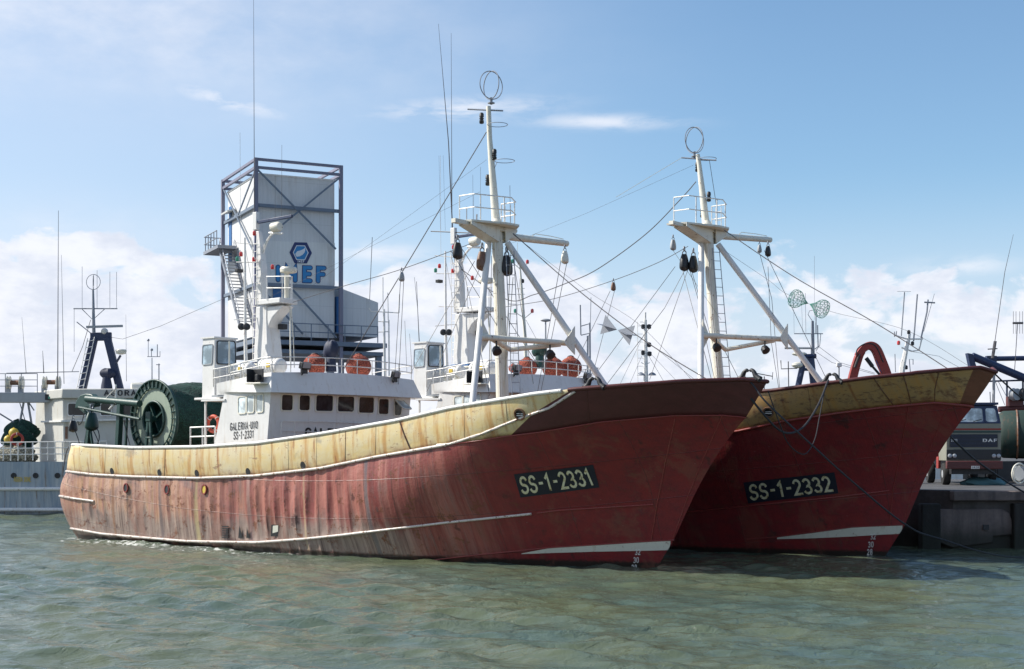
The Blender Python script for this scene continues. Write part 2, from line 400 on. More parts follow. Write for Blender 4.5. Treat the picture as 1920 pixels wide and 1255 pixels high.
def netmat(name, c1, c2, sc=16.):
    m, t, b = new_mat(name); tc = t.node('ShaderNodeTexCoord').outputs['Object']
    v = t.vor(tc, sc); n = t.noise(tc, 2.2, 6, .7, 1.)
    c = t.mix(t.step(n, .35, .68), c1, c2); c = t.mix(t.step(v, .25, .7), c, tuple(q*.35 for q in c1))
    t.l.new(c, b.inputs['Base Color']); b.inputs['Roughness'].default_value = .85
    f = t.noise(t.map(tc, (2.5, .5, 2.5)), 1., 5, .6, .8); t.put(b.inputs['Normal'], t.bump(t.m('ADD', t.m('MULTIPLY', v, .35), t.m('MULTIPLY', t.m('ADD', n, f), 4.)), .8, .07)); return m
M['net'] = netmat('heaped_green_netting', (.008, .060, .048), (.020, .105, .078), 30.); M['netpale'] = netmat('pale_heaped_netting', (.30, .29, .22), (.46, .44, .36), 9.)
M['netred'] = netmat('net_wrapped_orange_float', (.50, .10, .06), (.62, .17, .10), 26.)
def concrete(name, col, wet=True):
    m, t, b = new_mat(name); g = t.node('ShaderNodeNewGeometry').outputs['Position']; x, y, z = t.sep(g)
    n = t.noise(g, .8, 8, .65); n2 = t.noise(t.map(g, (2.2, 2.2, .25)), 1., 6, .6); n3 = t.noise(g, 9., 6, .7)
    c = t.mix(t.step(n, .3, .7), col, tuple(q*.55 for q in col)); c = t.mix(t.m('MULTIPLY', t.step(n2, .45, .7), .6), c, (.05, .045, .04))
    c = t.mix(t.m('MULTIPLY', t.step(n3, .6, .7), .3), c, tuple(q*1.3 for q in col))
    if wet: c = t.mix(t.m('MULTIPLY', t.step(z, 1.2, .3), .85), c, (.022, .026, .018))
    t.l.new(c, b.inputs['Base Color']); b.inputs['Roughness'].default_value = .85
    t.put(b.inputs['Normal'], t.bump(t.m('ADD', n3, t.m('MULTIPLY', n, 2.)), .5, .04)); return m
M['quay'] = concrete('stained_quay_concrete', (.13, .115, .11)); M['quaytop'] = concrete('quay_deck_concrete', (.10, .10, .105), False)
M['panel'] = concrete('pale_quay_panel_concrete', (.24, .19, .175)); M['darkpile'] = concrete('tarred_fender_timber', (.03, .028, .026))
# ------------------------------------------------------------------ hull paint
def hull_mat(name, xs, seed):
    """UV = (metres along the ship from the stem, height in metres). xs: key stations of this ship"""
    m, t, b = new_mat(name)
    uv = t.node('ShaderNodeUVMap', uv_map='ship').outputs[0]; u, v, _ = t.sep(uv)
    off = t.map(uv, (1, 1, 1), (seed, seed*1.7, 0))
    streak = t.noise(t.map(off, (1.9, .16, 1)), 1., 7, .68, .2)
    streak2 = t.noise(t.map(off, (5.5, .30, 1)), 1., 6, .65, .1)
    big = t.noise(t.map(off, (.35, .55, 1)), 1., 6, .6, .4)
    mid = t.noise(t.map(off, (1.6, 2.2, 1)), 1., 8, .68, .3)
    fin = t.noise(t.map(off, (9, 9, 1)), 1., 8, .72)
    aft = t.step(u, xs['red'], xs['pink'])                      # 0 at the bow, 1 amidships
    stern = t.step(u, xs['pink']-5, xs['stern'])
    bow = t.mix(t.step(mid, .35, .7), (.22, .020, .022), (.15, .017, .022))
    bow = t.mix(t.m('MULTIPLY', t.step(streak, .55, .75), .5), bow, (.10, .020, .020))
    pink = t.mix(t.step(streak, .38, .60), (.40, .15, .115), (.21, .046, .040))
    pink = t.mix(t.m('MULTIPLY', t.step(streak2, .50, .72), .5), pink, (.50, .23, .19))
    tan = t.mix(t.step(streak, .40, .60), (.52, .35, .25), (.37, .19, .14))
    tan = t.mix(t.m('MULTIPLY', t.step(streak2, .48, .60), .8), tan, (.46, .27, .13)); tan = t.mix(t.m('MULTIPLY', t.step(big, .50, .60), .6), tan, (.30, .19, .16))
    c = t.mix(aft, bow, pink); c = t.mix(t.m('MULTIPLY', stern, .85), c, tan)
    # scrubbed grey-brown band low on the after body
    low = t.step(t.m('ADD', v, t.m('MULTIPLY', t.m('SUBTRACT', streak, .5), 2.6)), 1.55, .85)
    lowm = t.m('MULTIPLY', low, t.step(u, xs['grey']+1.2, xs['grey']-.6))
    grey = t.mix(t.step(streak2, .38, .6), (.20, .145, .125), (.36, .28, .235))
    c = t.mix(t.m('MULTIPLY', lowm, .9), c, grey)
    # black scuffs and oil
    sc = t.m('MULTIPLY', t.step(t.m('ADD', t.m('MULTIPLY', streak, .55), t.m('MULTIPLY', mid, .45)), .555, .63), t.m('ADD', .22, t.m('MULTIPLY', aft, .6)))
    c = t.mix(sc, c, (.075, .06, .06))
    c = t.mix(t.m('MULTIPLY', t.step(t.m('ADD', t.m('MULTIPLY', big, .5), t.m('MULTIPLY', streak2, .5)), .525, .61), t.m('MULTIPLY', t.m('ADD', aft, stern), .42)), c, (.15, .11, .10))
    # rust
    ru = t.m('MULTIPLY', t.step(t.m('ADD', t.m('MULTIPLY', fin, .40), t.m('MULTIPLY', mid, .60)), .545, .59), t.m('ADD', .35, t.m('MULTIPLY', aft, .5)))
    c = t.mix(ru, c, (.17, .055, .02))
    # dark scrapes and pale scratches at the bow
    spots = t.m('MULTIPLY', t.step(t.noise(t.map(off, (1.3, 1.0, 1), (3, 9, 0)), 1., 4, .6), .62, .69), .75)
    c = t.mix(spots, c, (.06, .018, .018))
    scr = t.step(t.noise(t.map(off, (4, 11, 1), (7, 1, 0), (0, 0, R(62))), 1., 3, .5), .73, .78)
    c = t.mix(t.m('MULTIPLY', scr, .6), c, (.42, .28, .24))
    for x0, wd, dc_ in xs.get('drips', ()):      # stains run down below the scuppers
        g1 = t.step(t.m('ABSOLUTE', t.m('ADD', t.m('SUBTRACT', u, x0), t.m('MULTIPLY', t.m('SUBTRACT', mid, .5), .12))), wd, wd*.3)
        c = t.mix(t.m('MULTIPLY', g1, t.m('MULTIPLY', t.step(streak2, .30, .55), .75)), c, dc_)
    # boot-top: weed and dark red antifouling at the water
    wl = t.step(t.m('ADD', v, t.m('MULTIPLY', mid, .25)), .34, .22)
    c = t.mix(wl, c, t.mix(mid, (.10, .015, .016), (.16, .03, .028)))
    c = t.mix(t.m('MULTIPLY', t.step(t.m('ADD', v, t.m('MULTIPLY', t.m('SUBTRACT', fin, .5), .3)), .24, .10), .9), c, (.018, .018, .012))
    wob = t.m('MULTIPLY', t.m('SUBTRACT', mid, .5), .03)
    jx = t.step(t.m('ABSOLUTE', t.m('SUBTRACT', t.m('FRACT', t.m('ADD', t.m('DIVIDE', u, 2.45), wob)), .5)), .4925, .5)
    jz = t.step(t.m('ABSOLUTE', t.m('SUBTRACT', t.m('FRACT', t.m('ADD', t.m('DIVIDE', t.m('SUBTRACT', v, t.m('MULTIPLY', t.m('MULTIPLY', t.m('ADD', u, 14.), t.m('ADD', u, 14.)), .0045)), 1.35), wob)), .5)), .488, .5)
    rb = t.step(t.m('ABSOLUTE', t.m('SUBTRACT', t.m('FRACT', t.m('ADD', t.m('DIVIDE', u, .56), t.m('MULTIPLY', t.m('SUBTRACT', mid, .5), .22))), .0)), .10, .0)
    c = t.mix(t.m('MULTIPLY', t.m('MULTIPLY', rb, aft), t.m('MULTIPLY', t.step(t.noise(t.map(off, (1.6, .7, 1), (5, 5, 0)), 1., 5, .6), .42, .60), .75)), c, (.10, .055, .045))
    seam = t.m('MAXIMUM', jx, jz); c = t.mix(t.m('MULTIPLY', seam, .55), c, (.05, .022, .02)); c = t.mix(t.m('MULTIPLY', t.step(t.noise(t.map(off, (.7, .5, 1), (4, 4, 0)), 1., 7, .7, .6), .53, .62), .45), c, (.20, .07, .045))
    t.l.new(c, b.inputs['Base Color'])
    t.put(b.inputs['Roughness'], t.m('ADD', .30, t.m('MULTIPLY', mid, .32)))
    h = t.m('ADD', t.m('MULTIPLY', mid, .7), t.m('ADD', t.m('MULTIPLY', fin, .25), t.m('MULTIPLY', big, 1.6))); h = t.m('ADD', h, t.m('MULTIPLY', seam, .35)); h = t.m('ADD', h, t.m('MULTIPLY', streak, 1.1))
    t.put(b.inputs['Normal'], t.bump(h, .55, .045)); return m
def bulwark_mat(name, edge, seed, maroon=(.085, .022, .024), tint=1., ya=(.68, .53, .25), yb=(.66, .57, .36), wear=0.):
    """UV = (metres, 0..1 up the bulwark); edge: (u at the foot, u half way, u at the rail) of the maroon paint"""
    m, t, b = new_mat(name)
    uv = t.node('ShaderNodeUVMap', uv_map='ship').outputs[0]; u, v, _ = t.sep(uv)
    off = t.map(uv, (1, 1, 1), (seed, seed*1.3, 0))
    streak = t.noise(t.map(off, (2.6, .4, 1)), 1., 7, .68, .2); mid = t.noise(t.map(off, (1.5, 2.5, 1)), 1., 8, .7, .4)
    fin = t.noise(t.map(off, (8, 10, 1)), 1., 7, .7); big = t.noise(t.map(off, (.3, .6, 1)), 1., 5, .6)
    y = t.mix(t.step(mid, .3, .7), tuple(q*tint for q in ya), tuple(q*tint for q in yb))
    y = t.mix(t.m('MULTIPLY', t.m('MULTIPLY', t.step(big, .42, .66), t.step(u, -9., -20.)), .7), y, (.66, .60, .47))
    y = t.mix(t.m('MULTIPLY', t.step(streak, .47, .66), .85), y, (.50*tint, .26*tint, .08*tint))
    y = t.mix(t.m('MULTIPLY', t.step(t.m('ADD', t.m('MULTIPLY', fin, .5), t.m('MULTIPLY', mid, .5)), .575, .62), .8), y, (.24, .085, .035))
    ln = t.step(t.m('ABSOLUTE', t.m('SUBTRACT', t.m('FRACT', t.m('ADD', t.m('DIVIDE', u, 1.12), t.m('MULTIPLY', t.m('SUBTRACT', streak, .5), .12))), .5)), .43, .5)
    lk = t.m('MULTIPLY', ln, t.step(t.noise(t.map(off, (1.1, .9, 1), (8, 2, 0)), 1., 5, .65), .44, .60)); y = t.mix(t.m('MULTIPLY', lk, .85), y, (.30, .12, .045))
    y = t.mix(t.m('MULTIPLY', t.step(t.noise(t.map(off, (.9, 3., 1), (1, 7, 0)), 1., 8, .75), .60, .66), .7), y, (.22, .10, .07))
    y = t.mix(t.m('MULTIPLY', t.step(t.noise(t.map(off, (.8, 1.1, 1), (2, 5, 0)), 1., 5, .6), .60, .70), .6), y, (.27, .24, .20))
    if wear:
        y = t.mix(t.m('MULTIPLY', t.step(t.m('ADD', t.m('MULTIPLY', fin, .35), t.m('MULTIPLY', mid, .65)), .50, .60), wear), y, (.17, .075, .04))
        y = t.mix(t.m('MULTIPLY', t.step(t.noise(t.map(off, (1.2, 4.5, 1), (6, 2, 0)), 1., 8, .75), .54, .62), wear), y, (.11, .06, .045))
    # rust running up from the foot
    y = t.mix(t.m('MULTIPLY', t.m('MULTIPLY', t.step(v, .30, .0), t.step(mid, .40, .62)), .8), y, (.26, .11, .05))
    mr = t.mix(t.step(mid, .35, .7), maroon, tuple(q*1.35 for q in maroon)); mr = t.mix(t.m('MULTIPLY', t.step(fin, .62, .7), .5), mr, (.05, .02, .02))
    e = t.m('MULTIPLY_ADD', t.m('MINIMUM', v, .5), (edge[1]-edge[0])*2, edge[0])
    e = t.m('MULTIPLY_ADD', t.m('MAXIMUM', t.m('SUBTRACT', v, .5), 0.), (edge[2]-edge[1])*2, e)
    f = t.step(t.m('SUBTRACT', u, e), -.01, .02)
    c = t.mix(f, y, mr)
    t.l.new(c, b.inputs['Base Color']); b.inputs['Roughness'].default_value = .46
    t.put(b.inputs['Normal'], t.bump(t.m('ADD', t.m('MULTIPLY', mid, .5), t.m('ADD', t.m('MULTIPLY', fin, .2), big)), .45, .04)); return m

def interp(c, x): return float(np.interp(x, [p[0] for p in c], [p[1] for p in c]))

class Hull:
    """Rows T (rail), K (knuckle), M, L (lower strake), W (chine at the water), B (below water)."""
    NS = 26; NL = 560
    def __init__(s, F, rows, Ls=3.0, ref=None):
        s.F = F; s.rows = {}; s.ref = ref
        for nm, d in rows.items():
            x1 = F.on_y(d['stem'], 800, 0).x if 'stem' in d else d['x1']
            if 'x0' in d: x0 = d['x0']
            else:
                lo, hi = -34., -18.
                for _ in range(40):
                    x0 = (lo+hi)/2
                    mn = min(F.px(x0+Ls*(1-math.cos(a)**.667), -d['B']*math.sin(a)**.667) for a in np.linspace(0, math.pi/2, 60))
                    if mn < d['left']: lo = x0
                    else: hi = x0
            st = [(x0+Ls*(1-math.cos(a)**.667), d['B']*(math.sin(a)**.667)) for a in np.linspace(0, math.pi/2-.02, s.NS)]
            xs = x0+Ls; pts = list(st)
            for i in range(1, s.NL+1):
                q = i/s.NL; q = 1-(1-q)**1.35
                x = xs+(x1-xs)*q; e = min(1., (x1-x)/d['Le'])
                pts.append((x, d['B']*max(0., 1-(1-e)**d['p'])))
            zz = []
            for x, bb in pts:
                if 'curve' in d: z = F.Z(x, -bb, interp(d['curve'], F.px(x, -bb)))
                else: z = d['zf'](x)
                zz.append(z)
            s.rows[nm] = [(x, bb, z) for (x, bb), z in zip(pts, zz)]
            d['x0r'] = x0; d['x1r'] = x1
        s.d = rows
    def strip(s, names, segs, bend=None):
        """list of vertical columns of points for the given rows"""
        cols = []
        for i in range(s.NS+s.NL):
            c = []
            if len(names) == 3:                 # smooth through the middle row
                a, m_, b_ = [Vector((s.rows[n][i][0], -s.rows[n][i][1], s.rows[n][i][2])) for n in names]
                for j in range(segs+1):
                    w = j/segs
                    c.append(a*((1-w)*(1-2*w)) + m_*(4*w*(1-w)) + b_*(w*(2*w-1)))
            else:
                a, b_ = [Vector((s.rows[n][i][0], -s.rows[n][i][1], s.rows[n][i][2])) for n in names]
                for j in range(segs+1):
                    w = j/segs; p = a.lerp(b_, w)
                    if bend: p.y += bend*math.sin(math.pi*w)*min(1., s.rows[names[0]][i][1]/2.)
                    c.append(p)
            cols.append(c)
        return cols
    def mesh(s, name, bands, mat, parent, dent=0., vnorm=False, zone=None, thick=0.):
        V = []; Fc = []; UV = []
        for names, segs, bend in bands:
            cols = s.strip(names, segs, bend); n = len(cols); m = segs+1
            for side in (1, -1):
                o = len(V)
                for i, c in enumerate(cols):
                    for j, p in enumerate(c):
                        q = Vector(p)
                        if dent and q.y < -.4:
                            w = j/segs
                            amp = dent*math.sin(math.pi*w)**.5*s.dentf(q.x) if 0 < w < 1 else 0
                            ph = q.x/.56; fr = ph-math.floor(ph); k = math.floor(ph)
                            rr = .55+.9*abs(math.sin(k*12.9898)*43758.5 % 1); r2 = .5+.5*math.sin(k*3.7+q.z*2.3)
                            q.y += amp*(math.sin(math.pi*fr)**.8)*rr*(.6+.6*r2) + amp*.9*math.sin(q.x*1.1+q.z*.9)*.8
                        V.append((q.x, q.y*side, q.z)); UV.append((q.x+(50 if side < 0 else 0), (1-j/segs) if vnorm else q.z))
                for i in range(n-1):
                    for j in range(m-1):
                        a = o+i*m+j; f = (a, a+m, a+m+1, a+1)
                        Fc.append(f if side < 0 else f[::-1])
        me = bpy.data.meshes.new(name); me.from_pydata(V, [], Fc)
        ul = me.uv_layers.new(name='ship'); idx = np.empty(len(me.loops), dtype=np.int32); me.loops.foreach_get('vertex_index', idx)
        ul.data.foreach_set('uv', np.array(UV, dtype=np.float32)[idx].ravel())
        me.materials.append(mat); me.polygons.foreach_set('use_smooth', [True]*len(me.polygons)); me.update()
        me.set_sharp_from_angle(angle=R(28))
        o = bpy.data.objects.new(name, me); COL.objects.link(o); o.parent = parent
        if thick:
            k = o.modifiers.new('plate', 'SOLIDIFY'); k.thickness = thick; k.offset = -1
        return o
    def dentf(s, x): return interp([(-32, .35), (-24, .5), (-19, .7), (-15, 1.), (-11, 1.), (-9, .35), (-7, .08), (5, .0)], x)
    def bvh(s):
        V = []; Fc = []
        for names, segs, bend in (s.bandT, s.bandK, s.bandL, s.bandB):
            cols = s.strip(names, segs, bend); m = segs+1; o = len(V)
            for c in cols: V += [tuple(p) for p in c]
            for i in range(len(cols)-1):
                for j in range(m-1): a = o+i*m+j; Fc.append((a, a+m, a+m+1, a+1))
        s.tree = BVHTree.FromPolygons(V, Fc)
        s.eye = s.F.l(Vector((0, 0, HC)))
    def hit(s, px, py, off=.012):
        d = (s.F.l(P(px, py, 50.)) - s.eye).normalized()
        loc, nr, _, _ = s.tree.ray_cast(s.eye, d)
        if loc is None:                          # just past the edge: closest point of the shell to the ray
            q = s.eye + d*48
            for _ in range(6): loc, nr, _, _ = s.tree.find_nearest(q); q = s.eye + d*(loc-s.eye).dot(d)
        if nr.dot(d) > 0: nr = -nr
        return loc+nr*off, nr
    def row_pts(s, nm, x_from=None, x_to=None, off=.03, step=4, both=True, dz=0.):
        L = []
        for (x, bb, z) in s.rows[nm][::step]+[s.rows[nm][-1]]:
            if (x_from is None or x >= x_from) and (x_to is None or x <= x_to): L.append(Vector((x, -(bb+off), z+dz)))
        if both: return L, [Vector((p.x, -p.y, p.z)) for p in L]
        return L
    def quad(s, corners, off):                   # bilinear map from a quadrilateral of the surface
        tl, tr, br, bl = corners
        def f(u, v, k=0):
            px = (bl[0]*(1-u)+br[0]*u)*(1-v)+(tl[0]*(1-u)+tr[0]*u)*v; py = (bl[1]*(1-u)+br[1]*u)*(1-v)+(tl[1]*(1-u)+tr[1]*u)*v
            return s.hit(px, py, off+k*.0015)[0]
        return f

def patch(mb, fn, nu=24, nv=6):
    vs = [fn(i/nu, j/nv) for i in range(nu+1) for j in range(nv+1)]
    mb.add(vs, [(i*(nv+1)+j, (i+1)*(nv+1)+j, (i+1)*(nv+1)+j+1, i*(nv+1)+j+1) for i in range(nu) for j in range(nv)])

def disc_on(mb, loc, nr, rw, rh, n=18, th=.02, hole=0.):   # oval plate or ring lying on a surface
    nr = nr.normalized(); a = nr.cross(Vector((0, 0, 1))).normalized(); b = a.cross(nr)
    def c(k, o): return [loc+nr*o+a*math.cos(2*math.pi*i/n)*rw*k+b*math.sin(2*math.pi*i/n)*rh*k for i in range(n)]
    if hole:
        vs = c(1, -.02)+c(1, th)+c(hole, th)+c(hole, -.02)
        mb.add(vs, [(r*n+i, r*n+(i+1) % n, (r+1)*n+(i+1) % n, (r+1)*n+i) for r in range(3) for i in range(n)])
    else: mb.add(c(1, -.02)+c(1, th), [tuple(range(n, 2*n))]+[(i, (i+1) % n, n+(i+1) % n, n+i) for i in range(n)])

def rail(mb, path, h, r=.018, posts=6, mids=1, closed=False):
    path = [Vector(p) for p in path]; up = Vector((0, 0, 1))
    for k in range(mids+1): mb.tube([p+up*h*(k+1)/(mids+1) for p in path], r, 6)
    tot = sum((path[i+1]-path[i]).length for i in range(len(path)-1))
    for q in range(posts+1):
        d = tot*q/posts; i = 0
        while i < len(path)-2 and d > (path[i+1]-path[i]).length: d -= (path[i+1]-path[i]).length; i += 1
        L = (path[i+1]-path[i]).length or 1; p = path[i].lerp(path[i+1], min(1, d/L)); mb.tube([p, p+up*h], r, 6)
def ladder(mb, p0, p1, w, side, r=.016, step=.32):
    p0 = Vector(p0); p1 = Vector(p1); s_ = Vector(side).normalized()*w/2
    mb.tube([p0-s_, p1-s_], r, 5); mb.tube([p0+s_, p1+s_], r, 5); n = max(1, int((p1-p0).length/step))
    for i in range(n): q = p0.lerp(p1, (i+.5)/n); mb.tube([q-s_, q+s_], r*.8, 5)
def sag(a, b, k, n=14):
    a = Vector(a); b = Vector(b); return [a.lerp(b, i/n)-Vector((0, 0, 4*k*(i/n)*(1-i/n))) for i in range(n+1)]
def cat(pts, n=8):                               # smooth curve through points
    pts = [Vector(p) for p in pts]; o = []
    for i in range(len(pts)-1):
        p0 = pts[max(i-1, 0)]; p1 = pts[i]; p2 = pts[i+1]; p3 = pts[min(i+2, len(pts)-1)]
        for j in range(n):
            q = j/n; o.append(.5*((2*p1)+(p2-p0)*q+(2*p0-5*p1+4*p2-p3)*q*q+(3*p1-p0-3*p2+p3)*q**3))
    return o+[pts[-1]]

# rounded window: frame + pane in one mesh with two materials, on a plane given by origin + two axes
def window(name, mats, corners, parent, nr, rad=.09, fw=.045, depth=.03):
    tl, tr, br, bl = [Vector(c) for c in corners]; nr = Vector(nr).normalized()
    W_ = (tr-tl).length; H_ = (tl-bl).length; rw = min(.45, rad/W_); rh = min(.45, rad/H_); mb = MB()
    def at(u, v, o): return (bl*(1-u)+br*u)*(1-v)+(tl*(1-u)+tr*u)*v+nr*o
    def loop(k, o):
        du, dv = k/W_, k/H_; L = []
        for cu, cv, a0 in ((1-rw, 1-rh, 0), (rw, 1-rh, 90), (rw, rh, 180), (1-rw, rh, 270)):
            for i in range(5):
                a = R(a0+90*i/4); u = cu+rw*math.cos(a); v = cv+rh*math.sin(a)
                u = .5+(u-.5)*(1-2*du); v = .5+(v-.5)*(1-2*dv); L.append(at(u, v, o))
        return L
    n = 20; vs = loop(-fw, -.01)+loop(-fw, depth)+loop(0, depth)+loop(.006, .008)
    mb.add(vs, [(r*n+i, r*n+(i+1) % n, (r+1)*n+(i+1) % n, (r+1)*n+i) for r in range(3) for i in range(n)])
    mb.cur = 1; mb.add(loop(0, .010), [tuple(range(n))])
    return mb.build(name, mats, parent)

# ------------------------------------------------------------------ the two hulls
F1 = Frame(1246, 1065, 41); F2 = Frame(1676, 1043, 41)
T1 = [(134,834),(250,839.5),(370,838),(480,831),(601,813.6),(746,788),(843,765),(1000,739),(1082,729.5),(1180,722),(1234,718.5),(1275,715),(1391,711.5),(1439,716)]
K1 = [(126,884),(175,890),(250,894),(370,897),(480,892.5),(601,878.5),(704,857.5),(771,846),(843,833.5),(900,826.5),(946,819),(1015,810.5),(1124,792),(1263,780),(1354,779),(1388,782),(1400,784)]
M1 = [(112,931),(175,939),(300,950),(480,949),(737,922),(1000,886),(1230,862),(1339,856)]
L1 = [(134,991),(190,1001),(250,1006.5),(350,1015),(480,1017.5),(571,1011),(643,1003.5),(737,992),(843,979.5),(1000,963.5),(1051,957),(1230,946),(1300,941)]
W1 = [(770,1055),(900,1040.5),(1033,1027),(1221,1015),(1263,1013)]
def wfun(F, curve, pxs, B, Le, p, x1):
    def z(x):
        e = min(1., (x1-x)/Le); bb = B*max(0., 1-(1-e)**p); q = F.px(x, -bb)
        if q < pxs: return -.08
        return max(-.08, F.Z(x, -bb, interp(curve, q)))
    return z
def bands(H):
    H.bandT = (('T', 'K'), 8, -.05); H.bandK = (('K', 'M', 'L'), 26, None); H.bandL = (('L', 'W'), 10, 0); H.bandB = (('W', 'B'), 4, 0)
x1W = F1.on_y(1263, 1013, 0).x
H1 = Hull(F1, {
 'T': dict(curve=T1, stem=1439, left=134, B=4.20, Le=8.0, p=2.9),
 'K': dict(curve=K1, stem=1398, left=125, B=4.12, Le=9.5, p=2.4),
 'M': dict(curve=M1, stem=1343, left=112, B=4.16, Le=11.5, p=2.1),
 'L': dict(curve=L1, stem=1296, left=133, B=4.00, Le=13., p=1.9),
 'W': dict(zf=wfun(F1, W1, 770, 3.8, 14., 1.75, x1W), stem=1263, left=146, B=3.8, Le=14., p=1.75),
 'B': dict(zf=lambda x: -1.6, stem=1180, left=190, B=3.3, Le=15., p=1.7)})
bands(H1); H1.bvh()
def from_ref(ref, nm, F, dx, curve):
    """row curve of the second ship: the visible stretch read off, the hidden stretch as on the first ship"""
    xs = [q[0]+dx for q in ref.rows[nm]]; zs = [q[2] for q in ref.rows[nm]]
    return xs, zs
T2 = [(1445,732.5),(1548,719),(1630,708),(1715,700),(1716,699),(1810,691),(1840,689),(1868,698)]
K2 = [(1379,810),(1471,790),(1567,775.6),(1662,763.5),(1752,755.5),(1815,761),(1824,763)]
M2 = [(1380,895),(1500,868),(1620,850),(1700,842),(1770,838)]
L2 = [(1280,962),(1401,949),(1573,932),(1670,920),(1726,915)]
W2 = [(1260,1022),(1457,1007),(1599,988.5),(1656,986),(1697,984.5)]
def blendz(F, nm, curve, B, Le, p, x1, dz):
    r = H1.rows[nm]; xs = [q[0] for q in r]; zs = [q[2] for q in r]
    def z(x):
        e = min(1., (x1-x)/Le); bb = B*max(0., 1-(1-e)**p); q = F.px(x, -bb); zr = float(np.interp(x, xs, zs))+dz
        if q < curve[0][0]:
            e0 = curve[0][0]; w = max(0., min(1., (q-(e0-260))/260)); zc = F.Z(x, -bb, curve[0][1]); return zr*(1-w)+zc*w
        return F.Z(x, -bb, interp(curve, q))
    return z
def row2(nm, curve, stempx, B, Le, p, dz=.12):
    x1 = F2.on_y(stempx, 800, 0).x; r1 = H1.d[nm]
    return dict(zf=blendz(F2, nm, curve, B, Le, p, x1, dz), stem=stempx, x0=r1['x0r'], B=B, Le=Le, p=p)
x2W = F2.on_y(1697, 984, 0).x
H2 = Hull(F2, {
 'T': row2('T', T2, 1868, 4.20, 8.0, 2.9), 'K': row2('K', K2, 1824, 4.12, 9.5, 2.4), 'M': row2('M', M2, 1768, 4.16, 11.5, 2.1),
 'L': row2('L', L2, 1726, 4.0, 13., 1.9),
 'W': dict(zf=wfun(F2, W2, 1260, 3.8, 14., 1.75, x2W), stem=1697, x0=H1.d['W']['x0r'], B=3.8, Le=14., p=1.75),
 'B': dict(zf=lambda x: -1.6, stem=1610, x0=H1.d['B']['x0r'], B=3.3, Le=15., p=1.7)})
bands(H2); H2.bvh()

def X(F, H, px, py): return H.hit(px, py)[0].x
def build_hull(F, H, root, spec):
    red = hull_mat('weathered_red_hull_paint'+spec['n'], spec['xs'], spec['seed'])
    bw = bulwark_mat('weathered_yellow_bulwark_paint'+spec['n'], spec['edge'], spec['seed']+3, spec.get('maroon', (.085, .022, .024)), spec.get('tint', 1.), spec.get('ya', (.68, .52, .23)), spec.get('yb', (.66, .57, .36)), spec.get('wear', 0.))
    hull = H.mesh('hull', (H.bandK, H.bandL, H.bandB), red, root, dent=spec['dent'])
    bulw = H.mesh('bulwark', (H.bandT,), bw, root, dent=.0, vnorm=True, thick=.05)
    # deck
    vs = []; k = H.rows['K'][::6]
    for x, bb, z in k: vs += [(x, -bb+.03, z+.02), (x, bb-.03, z+.02)]
    n = len(k); MB().add(vs, [(2*i, 2*i+2, 2*i+3, 2*i+1) for i in range(n-1)]).build('deck', M['rustpipe'], root)
    # rails and strakes
    mb = MB()
    for x0, x1, cm in spec['cap']:
        a, b_ = H.row_pts('T', x_from=x0, x_to=x1, off=.0, step=5); mb = MB()
        for L in (a, b_): mb.tube(L, .065, 8)
        mb.build('cap_rail', cm, root, 60)
    for nm, r, off, x0, x1 in spec['strakes']:
        a, b_ = H.row_pts(nm, x_from=x0, x_to=x1, off=off); mb = MB()
        for L in (a, b_): mb.tube(L, r, 8)
        mb.build('rubbing_strake', spec['strake_mat'].get((nm, x0), M['strake']), root, 60)
    # bulwark stays seen as vertical weld lines
    return hull, bulw
X1 = lambda px, py: H1.hit(px, py)[0].x
